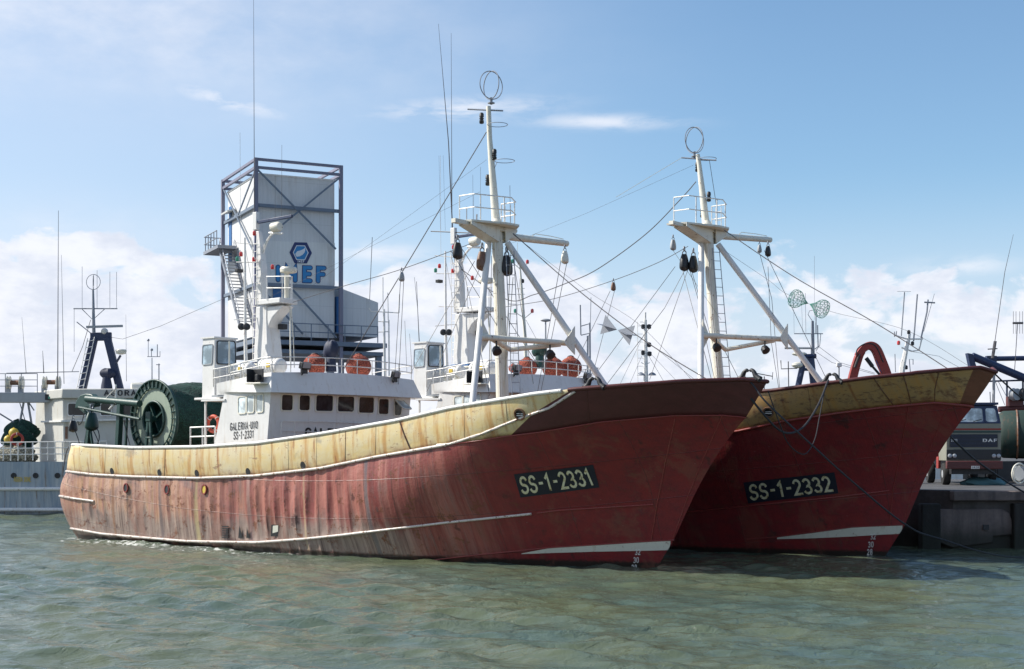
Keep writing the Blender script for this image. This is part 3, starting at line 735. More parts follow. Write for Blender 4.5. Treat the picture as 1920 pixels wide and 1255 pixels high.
# ------------------------------------------------------------------ superstructure shared by the two sister ships
def c4(cx, cy): return 360+cx/4.184, 540+cy/4.184
YW = 3.7
def wheelhouse(root, D, first):
    D = Vector(D)
    def oy(px, py, y): return F1.on_y(px, py, y)+D
    def ox(px, py, x): return F1.on_x(px, py, x-D.x)+D
    a = oy(508, 734, -YW); b = oy(501, 826, -YW); xt, zt = a.x, a.z; sl_ = (a.x-b.x)/(a.z-b.z)
    def xf(z): return xt+(z-zt)*sl_
    def bow(y): return .28*(1-(y/YW)**2)
    def fr(px, py, off=.0):
        x = xt
        for _ in range(8):
            p = ox(px, py, x); x = xf(p.z)+bow(p.y)+off
        return Vector((x, p.y, p.z))
    al = oy(402, 834, -YW); au = oy(419, 745, -YW); zb = 1.9; zr = zt-.02
    sa = (au.x-al.x)/(au.z-al.z)
    def xa(z): return al.x+(z-al.z)*sa
    mb = MB(); N = 14
    def foot(z):
        L = [(xa(z), YW, z), (xa(z), -YW, z)]
        for i in range(N+1): y = -YW+2*YW*i/N; L.append((xf(z)+bow(y), y, z))
        return L
    A_, B_ = foot(zb), foot(zr); n = len(A_)
    mb.add(A_+B_, [(i, (i+1) % n, n+(i+1) % n, n+i) for i in range(n)]+[tuple(range(n, 2*n))])
    wh = mb.build('wheelhouse', M['white'], root, 30)
    # roof bulwark: flared skirt round front and sides
    zs = zt-.05; top = []; low = []; wall = []
    p = oy(409, 719, -YW); ztA = p.z; xA = p.x; ztB = oy(507, 699, -YW).z
    for i in range(8):
        q = i/7; x = xA+(xf(zs)-xA)*q
        zt_ = ztA+(ztB-ztA)*min(1, q*1.1); low.append((x, -YW-.30*q, zs+.12*(1-q)-(.0))); top.append((x, -YW-.06, zt_)); wall.append((x, -YW+.01, zs))
    for i in range(N+1):
        y = -YW+2*YW*i/N; low.append((xf(zs)+bow(y)+.38, y*(1+.30/YW), zs)); top.append((xf(zs)+bow(y)+.10, y*1.016, ztB+.10*(1-(y/YW)**2))); wall.append((xf(zs)+bow(y), y, zs))
    for i in range(7, -1, -1):
        q = i/7; x = xA+(xf(zs)-xA)*q
        zt_ = ztA+(ztB-ztA)*min(1, q*1.1); low.append((x, YW+.30*q, zs+.12*(1-q))); top.append((x, YW+.06, zt_)); wall.append((x, YW-.01, zs))
    mid = [tuple(Vector(l)*.72+Vector(t_)*.28) for l, t_ in zip(low, top)]
    inn = [(p[0]-.10, p[1]*.985, p[2]) for p in top]
    n = len(low); mb = MB()
    rows = [wall, low, mid, top, inn, [(p[0]-.1, p[1]*.985, zs) for p in top]]
    vs = [q for r in rows for q in r]
    mb.add(vs, [(r*n+i, r*n+i+1, (r+1)*n+i+1, (r+1)*n+i) for r in range(len(rows)-1) for i in range(n-1)])
    mb.build('eyebrow', M['white'], wh, 30)
    MB().box(((xA+xf(zs))/2-.25, 0, zs-.045), (xf(zs)-xA+.4, 2*YW-.05, .07)).build('roof_deck', M['grey'], wh)
    # windows
    F_ = lambda cx, cy: fr(*c4(cx, cy), .004)
    fwd = Vector((1, 0, 0)); k = 0
    for x0, x1, y0, y1 in ((704,790,838,960),(843,924,842,960),(973,1105,842,966),(1144,1271,851,970),(1310,1426,857,980),(1466,1541,871,990)):
        window('window', [M['cream'], M['glass']], [F_(x0, y0), F_(x1, y0+3), F_(x1-3, y1+2), F_(x0-4, y1)], wh, fwd)
    q = [F_(1590, 880), F_(1650, 886), F_(1634, 1000), F_(1586, 998)]
    window('window', [M['cream'], M['glass']], q, wh, fwd)
    # the hinged sash propped open
    h0, h1 = F_(1592, 878), F_(1655, 884); dn = Vector((.48, .0, -.36))
    sash = window('open_window', [M['cream'], M['paleglass']], [h0, h1, h1+dn, h0+dn], wh, (.5, 0, .6))
    for x0, x1, y0, y1 in ((366,425,860,985),(435,488,849,978),(509,560,843,974)):
        cs = [F1.on_y(*c4(*c), -YW-.004)+D for c in ((x0, y0), (x1, y0-6), (x1-3, y1-4), (x0, y1))]
        window('window', [M['cream'], M['paleglass']], cs, wh, (0, -1, 0), .08, .04)
    # door and stair head at the after end, grab rails
    mb = MB(); p0 = oy(392, 752, -YW+.05); p1 = oy(419, 745, -YW+.05)
    mb.box((p1.x-.55, -YW+.5, p0.z+.02), (1.5, 1.1, .07)); mb.bar((p1.x-1.2, -YW+.1, p0.z), (p1.x-1.2, -YW+.1, 2.0), .07, .07)
    mb.build('side_canopy', M['white'], wh)
    mb = MB(); mb.box((al.x-.02, -YW+.75, 3.0), (.05, .75, 1.75)); mb.build('door', M['cream'], wh, bevel=.02)
    pth = [fr(*c4(*c), .14) for c in ((700, 1230), (700, 1060), (708, 1046), (900, 1047), (1110, 1052), (1330, 1062), (1560, 1076))]
    mb = MB(); mb.tube(pth, .02, 6); mb.tube([fr(*c4(705, 1120), .14), fr(*c4(1550, 1150), .14)], .014, 6)
    for cx in (805, 1118, 1400): mb.tube([fr(*c4(cx, 1048), .14), fr(*c4(cx, 1230), .14)], .016, 6)
    mb.build('front_handrail', M['railw'], wh)
    # roof railing
    mb = MB(); path = [Vector(top[i])+Vector((-.06, 0, 0)) for i in range(2, n-2)]; rail(mb, path, .58, .020, 15, 1); mb.build('roof_railing', M['railw'], wh)
    mb = MB(); p = oy(412, 716, -YW+.3); rail(mb, [p+Vector((-.4, 0, -.2)), p+Vector((1.3, 0, -.05))], .7, .02, 4, 1); rail(mb, [p+Vector((-.4, 0, -.2)), p+Vector((-.4, 2.4, -.2))], .7, .02, 3, 1); mb.build('side_railing', M['railw'], wh)
    # dark side-light screen on its bracket
    p = oy(484, 706, -YW-.30)
    mb = MB(); mb.box(p+Vector((0, 0, .03)), (.62, .05, .50)); mb.box(p+Vector((-.29, -.16, .03)), (.04, .30, .50)); mb.box(p+Vector((.1, -.10, -.05)), (.16, .16, .22))
    o = mb.build('side_light_screen', M['dark'], wh, bevel=.015); MB().box(p+Vector((0, .0, -.27)), (.95, .55, .05)).build('bracket', M['cream'], wh, bevel=.01)
    # floodlights
    for px, py, w_ in ((572, 686, .44), (742, 703, .36)):
        p = fr(px, py, .22); mb = MB(); mb.box(p, (.20, w_, .26), Matrix.Rotation(R(18), 3, 'Y')); mb.box(p-Vector((.05, 0, .20)), (.12, w_*.6, .20)); mb.tube([p-Vector((.05, 0, .2)), p-Vector((.2, 0, .35))], .03, 6)
        f = mb.build('floodlight', M['dark'], wh, bevel=.02)
        MB().box(p+Vector((.105, 0, .0)), (.012, w_*.86, .20), Matrix.Rotation(R(18), 3, 'Y')).build('lens', M['lclear'], f) if False else MB().box(p+Vector((.105, 0, .0)), (.012, w_*.84, .20), Matrix.Rotation(R(18), 3, 'Y')).build('floodlight_lens', M['lclear'], wh)
    if first:
        def sd_(tl, tr, br, bl):
            tl, tr, br, bl = [c4(*c) for c in (tl, tr, br, bl)]
            def f(u, v, k=0):
                px = (bl[0]*(1-u)+br[0]*u)*(1-v)+(tl[0]*(1-u)+tr[0]*u)*v; py = (bl[1]*(1-u)+br[1]*u)*(1-v)+(tl[1]*(1-u)+tr[1]*u)*v
                return F1.on_y(px, py, -YW-.012-k*.0015)
            return f
        mb = MB(); strokes(mb, 'GALERNA.UNO', sd_((300, 1063), (516, 1047), (514, 1099), (298, 1117)), sw=.17, gap=.2, sub=1)
        strokes(mb, 'SS-1-2331', sd_((328, 1132), (484, 1118), (482, 1172), (325, 1188)), sw=.17, gap=.2, sub=1); mb.build('name_lettering', M['greylet'], wh)
        mb = MB(); tl, tr, br, bl = [c4(*c) for c in ((892, 1103), (1500, 1124), (1500, 1196), (892, 1178))]
        def f(u, v, k=0):
            px = (bl[0]*(1-u)+br[0]*u)*(1-v)+(tl[0]*(1-u)+tr[0]*u)*v; py = (bl[1]*(1-u)+br[1]*u)*(1-v)+(tl[1]*(1-u)+tr[1]*u)*v
            return fr(px, py, .012+k*.0015)
        strokes(mb, 'GALERNA UNO', f, sw=.22, gap=.2, sub=2); mb.build('name_lettering', M['dark'], wh)
    # deckhouse casing aft of the wheelhouse, carrying the cabin and the funnel mast
    zc = oy(400, 745, -3.2).z
    MB().box((al.x-.9, 1.9, (zc+1.9)/2-.1), (2.2, 2.6, zc-1.9)).build('after_deckhouse', M['white'], root, bevel=.03)
    MB().box((al.x-.75, -1.0, zc-.05), (2.2, 4.6, .09)).build('cabin_floor', M['white'], root, bevel=.02)
    # winch-control cabin
    q0 = oy(379, 634, -3.2); q1 = oy(402, 634, -3.2); zt2 = q1.z; q2 = ox(443, 636, q1.x); zbt = zc-.1
    yw = q2.y+3.2; L_ = q1.x-q0.x; mb = MB()
    mb.add([(q0.x, -3.2, zbt), (q1.x, -3.2, zbt), (q1.x, q2.y, zbt), (q0.x, q2.y, zbt), (q0.x+.05, -3.2, zt2), (q1.x, -3.2, zt2), (q1.x, q2.y, zt2), (q0.x+.05, q2.y, zt2)],
           [(0,1,5,4),(1,2,6,5),(2,3,7,6),(3,0,4,7),(4,5,6,7),(3,2,1,0)])
    mb.box(((q0.x+q1.x)/2, (q2.y-3.2)/2, zt2+.03), (L_+.1, yw+.1, .06))
    cb = mb.build('control_cabin', M['white'], root)
    window('window', [M['grey'], M['skyglass']], [oy(*c, -3.204) for c in ((381, 648), (399, 646), (397.5, 682), (380, 684))], cb, (0, -1, 0), .08, .03)
    window('window', [M['dark'], M['skyglass']], [ox(*c, q1.x+.004) for c in ((407.5, 640), (440, 641), (441, 682.5), (407, 682))], cb, (1, 0, 0), .1, .035)
    # funnel mast
    def ce(px, py, y=0.): return oy(px, py, y)
    def loft(mb, secs):                          # secs: (centre, fore-aft size, athwart size)
        vs = []
        for c, u_, w_ in secs: vs += [(c.x+i*u_/2, c.y+j*w_/2, c.z) for i, j in ((-1,-1),(1,-1),(1,1),(-1,1))]
        k = len(secs); mb.add(vs, [(4*r+i, 4*r+(i+1) % 4, 4*(r+1)+(i+1) % 4, 4*(r+1)+i) for r in range(k-1) for i in range(4)]+[(3,2,1,0), tuple(range(4*k-4, 4*k))])
    fb = ce(503, 700); fz = Vector((fb.x, 0, zs-.2))
    mb = MB(); loft(mb, [(fz, .95, .80), (ce(503, 681), .95, .80), (ce(501, 600), .72, .66), (ce(501, 576), .72, .66)])
    g0 = ce(505, 620); g1 = ce(512, 577)
    mb.prism([(g0.x+.2, -.3, g0.z), (g0.x+.2, -.3, g1.z), (g1.x+1.0, -.3, g1.z), (g0.x+.55, -.3, g1.z-.45)], (0, .6, 0))
    fm = mb.build('funnel_mast', M['white'], root, 25, bevel=.03)
    pl = ce(518, 567); mb = MB(); mb.box(pl+Vector((.12, 0, 0)), (1.35, .95, .22)); mb.build('platform', M['white'], fm, bevel=.03)
    mb = MB(); loft(mb, [(ce(491, 572), .46, .36), (ce(490.5, 500), .36, .30), (ce(486.5, 440), .20, .18), (ce(485, 434), .2, .18)]); mb.build('upper_mast', M['white'], fm, 25, bevel=.02)
    mb = MB(); c = ce(480, 415); mb.box(c, (.26, .18, .75)); mb.build('mast_head_box', M['white'], fm, bevel=.02)
    mb = MB(); mb.tube(cat([ce(482, 520), ce(488, 490), ce(497, 458), ce(510, 438)]), .035, 7); mb.tube(cat([ce(494, 475), ce(502, 452), ce(512, 438)]), .03, 6); mb.tube([ce(505, 437), ce(530, 438)], .05, 7); mb.build('radar_bracket', M['railw'], fm)
    mb = MB(); c = ce(518, 426); mb.lathe(c-Vector((.26, 0, 0)), (1, 0, 0), [(0, .12), (.05, .2), (.4, .21), (.5, .16)], 14); mb.build('radar_gearbox', M['cream'], fm, 30)
    mb = MB(); mb.bar(ce(484, 417)-Vector((0, 0, 0)), ce(548, 405.5), .10, .13); mb.build('radar_scanner', M['navy'], fm, bevel=.02)
    mb = MB(); mb.tube([ce(538, 575, .35), ce(538, 512, .35)], .11, 10); mb.build('radome_post', M['cream'], fm)
    mb = MB(); c = ce(541, 507, .35); mb.lathe(c-Vector((0, 0, .13)), (0, 0, 1), [(0, .2), (.04, .34), (.17, .36), (.25, .32), (.28, .1)], 24); mb.build('radome', M['cream'], fm, 30)
    mb = MB(); rail(mb, [ce(500, 562, -.5), ce(545, 562, -.5), ce(548, 562, .5)], .95, .02, 3, 1); mb.build('platform_railing', M['railw'], fm)
    mb = MB(); ladder(mb, ce(479, 700, -.35), ce(478, 450, -.2), .34, (1, 0, 0)); mb.build('ladder', M['railw'], fm)
    for px, py, k in ((477, 438, 'lred'), (452, 477, 'lred'), (476, 487, 'lred'), (511, 501, 'lred'), (445, 486, 'lgreen')):
        c = ce(px, py, -.3); mb = MB(); mb.lathe(c-Vector((0, 0, .09)), (0, 0, 1), [(0, .06), (.03, .075), (.16, .075), (.2, .03)], 10); mb.build('signal_lamp', M[k], fm)
    mb = MB(); mb.tube([ce(462, 712, -.8), ce(460, 640, -.7), ce(459, 446, -.7)], [.09, .07, .04], 8); mb.tube([ce(440, 455, -.7), ce(484, 459, -.3)], .02, 6); mb.tube([ce(443, 492, -.7), ce(482, 492, -.3)], .025, 6)
    mb.tube([ce(450, 249, -.7), ce(451, 455, -.7)], .008, 5); mb.tube([ce(459, 460, -.7), ce(478, 560, -.3)], .012, 5); mb.tube([ce(470, 445, -.5), ce(478, 487, -.3)], .02, 5)
    mb.tube([ce(447, 560, -.7), ce(484, 560, -.3)], .02, 6); mb.tube([ce(438, 600, -1.), ce(484, 596, -.3)], .02, 6)
    mb.build('aerial_mast', M['railw'], fm)
    mb = MB()
    for px in (454, 464): c = ce(px, 607, -.9); mb.lathe(c-Vector((0, 0, .14)), (.5, -.6, 0.), [(0, .06), (.05, .14), (.2, .15), (.24, .04)], 12)
    c = ce(530, 613, .3); mb.box(c, (.3, .28, .22)); mb.box(ce(448, 508, -.7), (.2, .3, .14)); mb.build('loudspeaker', M['dark'], fm, bevel=.015)
    mb = MB(); mb.tube([ce(477, 398), ce(476.5, 250), ce(475.5, -2)], [.022, .014, .007], 6)
    mb.tube([ce(528, 412), ce(528.5, 272)], .007, 5); mb.tube([ce(516, 412), ce(516, 330)], .007, 5); mb.build('whip_antenna', M['wire'], fm)
    mb = MB(); mb.tube([ce(500, 684, -1.2), ce(470, 684, -1.2), ce(440, 690, -1.2)], .05, 7); mb.tube([ce(430, 700, -2.9), ce(430, 640, -2.9)], .035, 6); mb.tube([ce(545, 690, -.5), ce(544, 566, .2)], .03, 6)
    mb.tube([ce(552, 690, .5), ce(550, 640, .5), ce(546, 574, .5)], .02, 6); mb.build('roof_pipework', M['cream'], fm)
    c = fz+Vector((0, 0, .45)); MB().box((c.x, 0, ce(503, 682).z-.02), (1.10, .95, .16)).build('funnel_band', M['navy'] if first else M['blue'], fm, bevel=.02)
    return wh, oy, ox, fr, zs, xf

def raft(p, label, grp, F, root_w, L=1.25, r=.31):
    e = empty('life_raft_canister', F.w(p), -F.th, label, 'life raft', grp); mb = MB()
    prof = [(-L/2, r*.55), (-L/2+.05, r*.9)]
    n = 7
    for i in range(n):
        a0 = -L/2+.08+(L-.16)*i/n; prof += [(a0, r*.95), (a0+.02, r), (a0+(L-.16)/n-.035, r), (a0+(L-.16)/n-.015, r*.95)]
    prof += [(L/2-.05, r*.9), (L/2, r*.55)]
    mb.lathe((0, 0, r+.12), (1, 0, 0), prof, 20); mb.build('canister', M['white'], e, 50)
    mb = MB()
    for x in (-L*.3, L*.3): mb.box((x, 0, .07), (.1, r*1.9, .14)); mb.ring((x, 0, r+.12), (1, 0, 0), r+.008, .012, 20, 5)
    mb.build('cradle', M['cream'], e)
    mb = MB(); mb.box((L*.1, -r-.003, r+.15), (.22, .02, .16)); mb.build('instruction_label', M['yellow'], e)
def floatball(p, r, label, grp, F, netted=True):
    def fn(d): return 1-.08*abs(math.sin(5*math.atan2(d.y, d.x)))*.3 + (.10 if d.z > .96 else 0)
    mb = MB(); mb.ball((0, 0, r*.9), r, 24, 16, (1, 1, .95), fn); o = mb.build('fishing_float', M['netred'], None, 60)
    o.location = F.w(p); tag(o, label, 'float', grp)
    mb = MB(); mb.ball((0, 0, r*1.86), r*.3, 10, 6, (1, .8, .5)); mb.build('net_knot', M['rope'], o)

def block(p, s, mat, label, grp, F, hang=None, kind='pulley_block'):
    """pulley block hanging from p (ship coordinates), s = shell height"""
    e = empty(kind, F.w(p), -F.th+R(20), label, 'pulley block', grp)
    mb = MB(); prof = []
    for i in range(13):
        q = i/12; prof.append((-s*q*.85-s*.42, max(.02, s*.42*(.28+.72*math.sin(math.pi*(.12+.55*q)))*(1 if q < .8 else math.sqrt(max(.02, 1-((q-.8)/.2)**2))))))
    vs = []; n = 14
    for z_, r_ in prof:
        for j in range(n): a = 2*math.pi*j/n; vs.append((r_*math.cos(a)*.55, r_*math.sin(a), z_))
    k = len(prof); mb.add(vs, [(i*n+j, i*n+(j+1) % n, (i+1)*n+(j+1) % n, (i+1)*n+j) for i in range(k-1) for j in range(n)]+[tuple(range(n)), tuple(range((k-1)*n, k*n))])
    mb.build('shell', mat, e, 50)
    mb = MB(); mb.ring((0, 0, -s*.13), (1, 0, 0), s*.11, s*.035, 14, 5, .8); mb.ring((0, 0, -s*.35), (0, 1, 0), s*.12, s*.035, 14, 5, .8); mb.build('shackle', M['steel'], e)
    return e

def foremast(F, root, q):
    """q: pixel measurements of one mast"""
    def C(px, py, y=0.): return F.on_y(px, py, y)
    def rp(w, p): return w/2/FPX*(F.oy-p.x*F.s)
    col = [C(*c[:2]) for c in q['col']]; fm_r = [rp(c[2], p) for c, p in zip(q['col'], col)]
    mb = MB(); mb.tube(col, fm_r, 20); mast = mb.build('foremast', M['cream'], root, 50)
    top = [C(*c[:2]) for c in q['top']]; mb = MB(); mb.tube(top, [rp(c[2], p) for c, p in zip(q['top'], top)], 12)
    mb.lathe(top[0]-Vector((0, 0, .1)), (0, 0, 1), [(0, .34), (.12, .30), (.42, .17), (.5, .12)], 16); mb.build('topmast', M['cream'], mast)
    for i in range(len(col)-1):                 # weld bands, clips and a conduit up the column
        L_ = (col[i+1]-col[i]).length; nb = max(1, int(L_/1.5))
        for j in range(nb):
            w = (j+.5)/nb; p = col[i].lerp(col[i+1], w); r_ = fm_r[i]*(1-w)+fm_r[i+1]*w; d_ = (col[i+1]-col[i]).normalized()
            mb = MB(); mb.lathe(p-d_*.02, d_, [(0, r_+.002), (.008, r_+.010), (.032, r_+.010), (.04, r_+.002)], 20, False)
            mb.box(p+Vector((.02, -r_-.03, .3)), (.05, .07, .09)); mb.build('mast_clip', M['cream'], mast)
    mb = MB(); mb.tube([c_+Vector((.08, -fr__*.98, 0)) for c_, fr__ in zip(col, fm_r)], .018, 6); mb.tube([c_+Vector((.14, -fr__*.86, 0)) for c_, fr__ in zip(col, fm_r)], .011, 6); mb.build('conduit', M['railw'], mast)
    # platform with tapering gusset plates below
    pl, pa, pr = q['plat']; zp = C(*pa).z; yl = F.on_x(*pl, col[-1].x).y; yr = F.on_x(*pr, col[-1].x).y; cx = col[-1].x
    mb = MB(); a = [(cx-.55, yl, zp), (cx+.25, yl*.9, zp), (cx+.75, -.35, zp), (cx+.75, .35, zp), (cx+.25, yr*.9, zp), (cx-.55, yr, zp)]
    mb.prism(a, (0, 0, .07))
    for yy, hgt in ((yl, .36), (yr, .36)): 
        s_ = 1 if yy > 0 else -1
        mb.prism([(cx+.27, yy*.92, zp-.01), (cx+.27, yy*.92, zp-.10), (cx+.27, s_*.18, zp-.56), (cx+.27, s_*.12, zp-.01)], (-.03, 0, 0))
        mb.prism([(cx-.30, yy*.92, zp-.01), (cx-.30, yy*.92, zp-.10), (cx-.30, s_*.18, zp-.56), (cx-.30, s_*.12, zp-.01)], (-.03, 0, 0))
        mb.add([(cx+.27, yy*.92, zp-.10), (cx-.33, yy*.92, zp-.10), (cx-.33, s_*.18, zp-.56), (cx+.27, s_*.18, zp-.56)], [(0, 1, 2, 3)])
    mb.build('platform', M['cream'], mast)
    mb = MB(); rl = [(cx-.5, yl*.8, zp+.07), (cx+.2, yl*.8, zp+.07), (cx+.68, 0, zp+.07), (cx+.2, yr*.9, zp+.07), (cx-.5, yr*.9, zp+.07)]
    rail(mb, rl, q['rh'], .022, 4, 1); ladder(mb, (cx-.2, yr*.93, zp), (cx-.2, yr*.93, zp+q['rh']), .26, (1, 0, 0)); mb.build('platform_railing', M['railw'], mast)
    b0 = F.on_x(*q['arm'], cx); mb = MB(); mb.bar((cx, yl*.8, zp-.04), (cx, b0.y, zp-.02), .2, .14); mb.build('cross_arm', M['cream'], mast)
    # boom to port
    p0 = F.on_x(*q['boom'][0], cx+.1); p1 = F.on_x(*q['boom'][1], cx+.1)
    mb = MB(); mb.tube([(cx, .1, p0.z), p0, p1], [.14, .135, .115], 14); pp = [p0.lerp(p1, .35)+Vector((0, 0, .14)), p0.lerp(p1, .4)+Vector((0, 0, .22)), p0.lerp(p1, .7)+Vector((0, 0, .2)), p0.lerp(p1, .93)+Vector((0, 0, .15))]; mb.tube(pp, .015, 5); mb.build('boom', M['cream'], mast)
    # legs
    la = [F.on_y(*q['legA'][0], -.25), F.on_y(*q['legA'][1], -2.7)]; lb = [F.on_y(*q['legB'][0], .3), F.on_y(*q['legB'][1], 2.7)]
    def ext(a, b, z): return b+(b-a)*((z-b.z)/(b-a).z)
    mb = MB(); mb.tube([la[0], ext(la[0], la[1], la[1].z-1.2)], q['lr'], 12); mb.build('leg', M['white'], mast)
    mb = MB(); mb.tube([lb[0], ext(lb[0], lb[1], lb[1].z-1.0)], q['lr'], 12); mb.build('leg', M['white'], mast)
    def on_leg(L, py):
        lo, hi = 0., 1.2
        for _ in range(30):
            k = (lo+hi)/2; p = L[0].lerp(L[1], k); pyy = YH-(p.z-HC)/(F.oy-p.x*F.s+p.y*F.c)*FPX
            if pyy < py: lo = k
            else: hi = k
        return p
    A_ = on_leg(la, q['br'][0]); B_ = on_leg(lb, q['br'][1]); mb = MB(); mb.tube([A_, B_], .10, 12)
    B2 = A_.lerp(B_, .83); mc = C(q['br'][2], q['br'][3]); mb.tube([mc, B2+Vector((0, 0, -.06))], .085, 12); mb.tube([mc, A_.lerp(B_, .1)], .085, 12)
    mb.prism([A_+Vector((0, .1, .62)), A_+Vector((0, .1, -.55)), A_+Vector((0, .55, 0.))], (.03, 0, 0)); mb.prism([B_+Vector((0, -.12, -.4)), B_+Vector((0, -.12, .62)), B_+Vector((0, -.75, 0))], (.03, 0, 0))
    mb.build('brace', M['cream'], mast)
    for p in (A_.lerp(B_, .17), A_.lerp(B_, .72)):
        mb = MB(); c = p-Vector((0, 0, .42)); mb.lathe(c-Vector((-.0, 0, .0)), (.5, -.2, -.5), [(-.14, .08), (-.05, .15), (.12, .17), (.16, .1)], 14); mb.tube([p, c+Vector((0, 0, .1))], .03, 6); mb.build('work_lamp', M['dark'], mast)
    mb = MB(); l0 = C(q['lad'][0][0], q['lad'][0][1]); l1 = C(q['lad'][1][0], q['lad'][1][1]); ladder(mb, l0, l1, .30, (.5, .8, 0), .016, .34); mb.build('ladder', M['steel'], mast)
    for px, py in q['lamps']:
        c = C(px, py); mb = MB(); mb.lathe(c-Vector((0, 0, .2)), (0, 0, 1), [(0, .05), (.02, .085), (.12, .085), (.13, .06), (.16, .06), (.17, .09), (.19, .09), (.20, .06), (.23, .06), (.24, .085), (.36, .08), (.40, .04)], 12)
        nl = mb.build('navigation_lamp', M['dark'], mast, 60); MB().lathe(c-Vector((0, 0, .06)), (0, 0, 1), [(0, .072), (.05, .072)], 12).build('lamp_glass', M['lclear'], nl) if False else None
    mb = MB()
    for c in q['hoops']: p = C(*c); mb.ring(p, (0, 0, 1), .36, .012, 28, 5); mb.tube([p+Vector((-.36, 0, 0)), p+Vector((-.5, 0, -.22))], .012, 5)
    c0 = C(*q['xbar'][0], -.2); c1 = C(*q['xbar'][1], .2); mb.tube([c0, c1], .03, 6); mb.build('aerial_hoop', M['steel'], mast)
    rc = C(*q['ring']); mb = MB(); r_ = q['ringr']/FPX*(F.oy-rc.x*F.s)
    mb.ring(rc, (math.cos(R(75)), math.sin(R(75)), 0), r_, .018, 44, 6); mb.ring(rc, (math.cos(R(-12)), math.sin(R(-12)), 0), r_, .018, 44, 6)
    mb.tube([rc-Vector((0, 0, r_+.2)), rc-Vector((0, 0, r_-.05))], [.04, .06], 8); mb.lathe(rc-Vector((0, 0, r_+.16)), (0, 0, 1), [(0, .13), (.03, .13), (.04, .05)], 12)
    mb.build('direction_finder_loop', M['steel'], mast)
    return mast, C, cx, zp

# ================================================================== SHIP ONE
def hull_details(F, H, root, scuppers, ports, welds, hawse, plate, tx, marks, stripe):
    for px, py in scuppers:
        loc, nr = H.hit(px, py, 0)
        mb = MB(); disc_on(mb, loc, nr, .13, .15, 12, .012); mb.build('scupper', M['dark'], root)
    for px, py, mt in ports:
        loc, nr = H.hit(px, py, 0)
        mb = MB(); disc_on(mb, loc, nr, .155, .20, 20, .03, .78); mb.cur = 1; disc_on(mb, loc, nr, .12, .16, 20, .012); mb.build('porthole', [M['redstrake'], mt], root)
    for pts, r, m_ in welds:
        L = []
        for i in range(len(pts)-1):
            for j in range(10): L.append((pts[i][0]+(pts[i+1][0]-pts[i][0])*j/10, pts[i][1]+(pts[i+1][1]-pts[i][1])*j/10))
        L.append(pts[-1]); L = [H.hit(px, py, r*.1)[0] for px, py in L]; L = [p for p in L if p is not None]
        mb = MB(); mb.tube(L, r, 6); mb.build('weld_seam', m_, root, 60)
    loc, nr = H.hit(*hawse, 0)
    mb = MB(); disc_on(mb, loc, nr, .20, .20, 24, .05, .76); mb.build('hawse_pipe', M['rustpipe'], root)
    mb = MB(); disc_on(mb, loc, nr, .155, .155, 20, .006); o = mb.build('hawse_opening', M['dark'], root)
    a = nr.cross(Vector((0, 0, 1))).normalized(); mb = MB()
    for k in (-.05, .01, .06): mb.bar(loc+nr*.012-a*.12+Vector((0, 0, k)), loc+nr*.012+a*.12+Vector((0, 0, k+.015)), .012, .022)
    mb.build('fairlead_roller', M['railw'], root)
    # number plate and figures
    mb = MB(); patch(mb, H.quad(plate, .012), 30, 8); npl = mb.build('number_plate', M['plate'], root)
    tl, tr, br, bl = plate
    def lerp(a, b, k): return (a[0]+(b[0]-a[0])*k, a[1]+(b[1]-a[1])*k)
    def ins(u, v): return lerp(lerp(tl, tr, u), lerp(bl, br, u), v)
    qd = [ins(.055, .17), ins(.93, .17), ins(.955, .83), ins(.04, .83)]
    mb = MB(); strokes(mb, tx, H.quad(qd, .017), sw=.17, gap=.15, sub=3); mb.build('registration_number', M['letter'], npl)
    for s_, (px, py), w in marks:
        mb = MB(); strokes(mb, s_, H.quad([(px-w, py-4.5), (px+w, py-5), (px+w, py+4.5), (px-w, py+5)], .014), sw=.16, gap=.2, sub=2)
        if mb.v and all(v is not None for v in mb.v): mb.build('draught_mark', M['railw'], root)
    # white flash above the boot-top
    up, dn = stripe; mb = MB()
    def f(u, v, k=0):
        x = up[0][0]+(up[-1][0]-up[0][0])*u; return H.hit(x, interp(up, x)*v+interp(dn, x)*(1-v), .010)[0]
    patch(mb, f, 60, 3); mb.build('bow_stripe', M['stripe'], root)

def fairlead(F, H, p, r0, name='fairlead_horn'):
    """pair of curved horns standing on the rail"""
    mb = MB()
    for s_ in (-1, 1):
        pts = cat([p+Vector((s_*.40, 0, -.02)), p+Vector((s_*.25, 0, .08)), p+Vector((s_*.17, 0, .22)), p+Vector((s_*.08, 0, .28)), p+Vector((s_*.03, 0, .24))], 6)
        n = len(pts); mb.tube(pts, [.10-.065*i/n for i in range(n)], 8)
    mb.box(p+Vector((0, 0, .02)), (.85, .16, .08)); mb.build('mooring_fairlead', M['dark'], r0, 60)

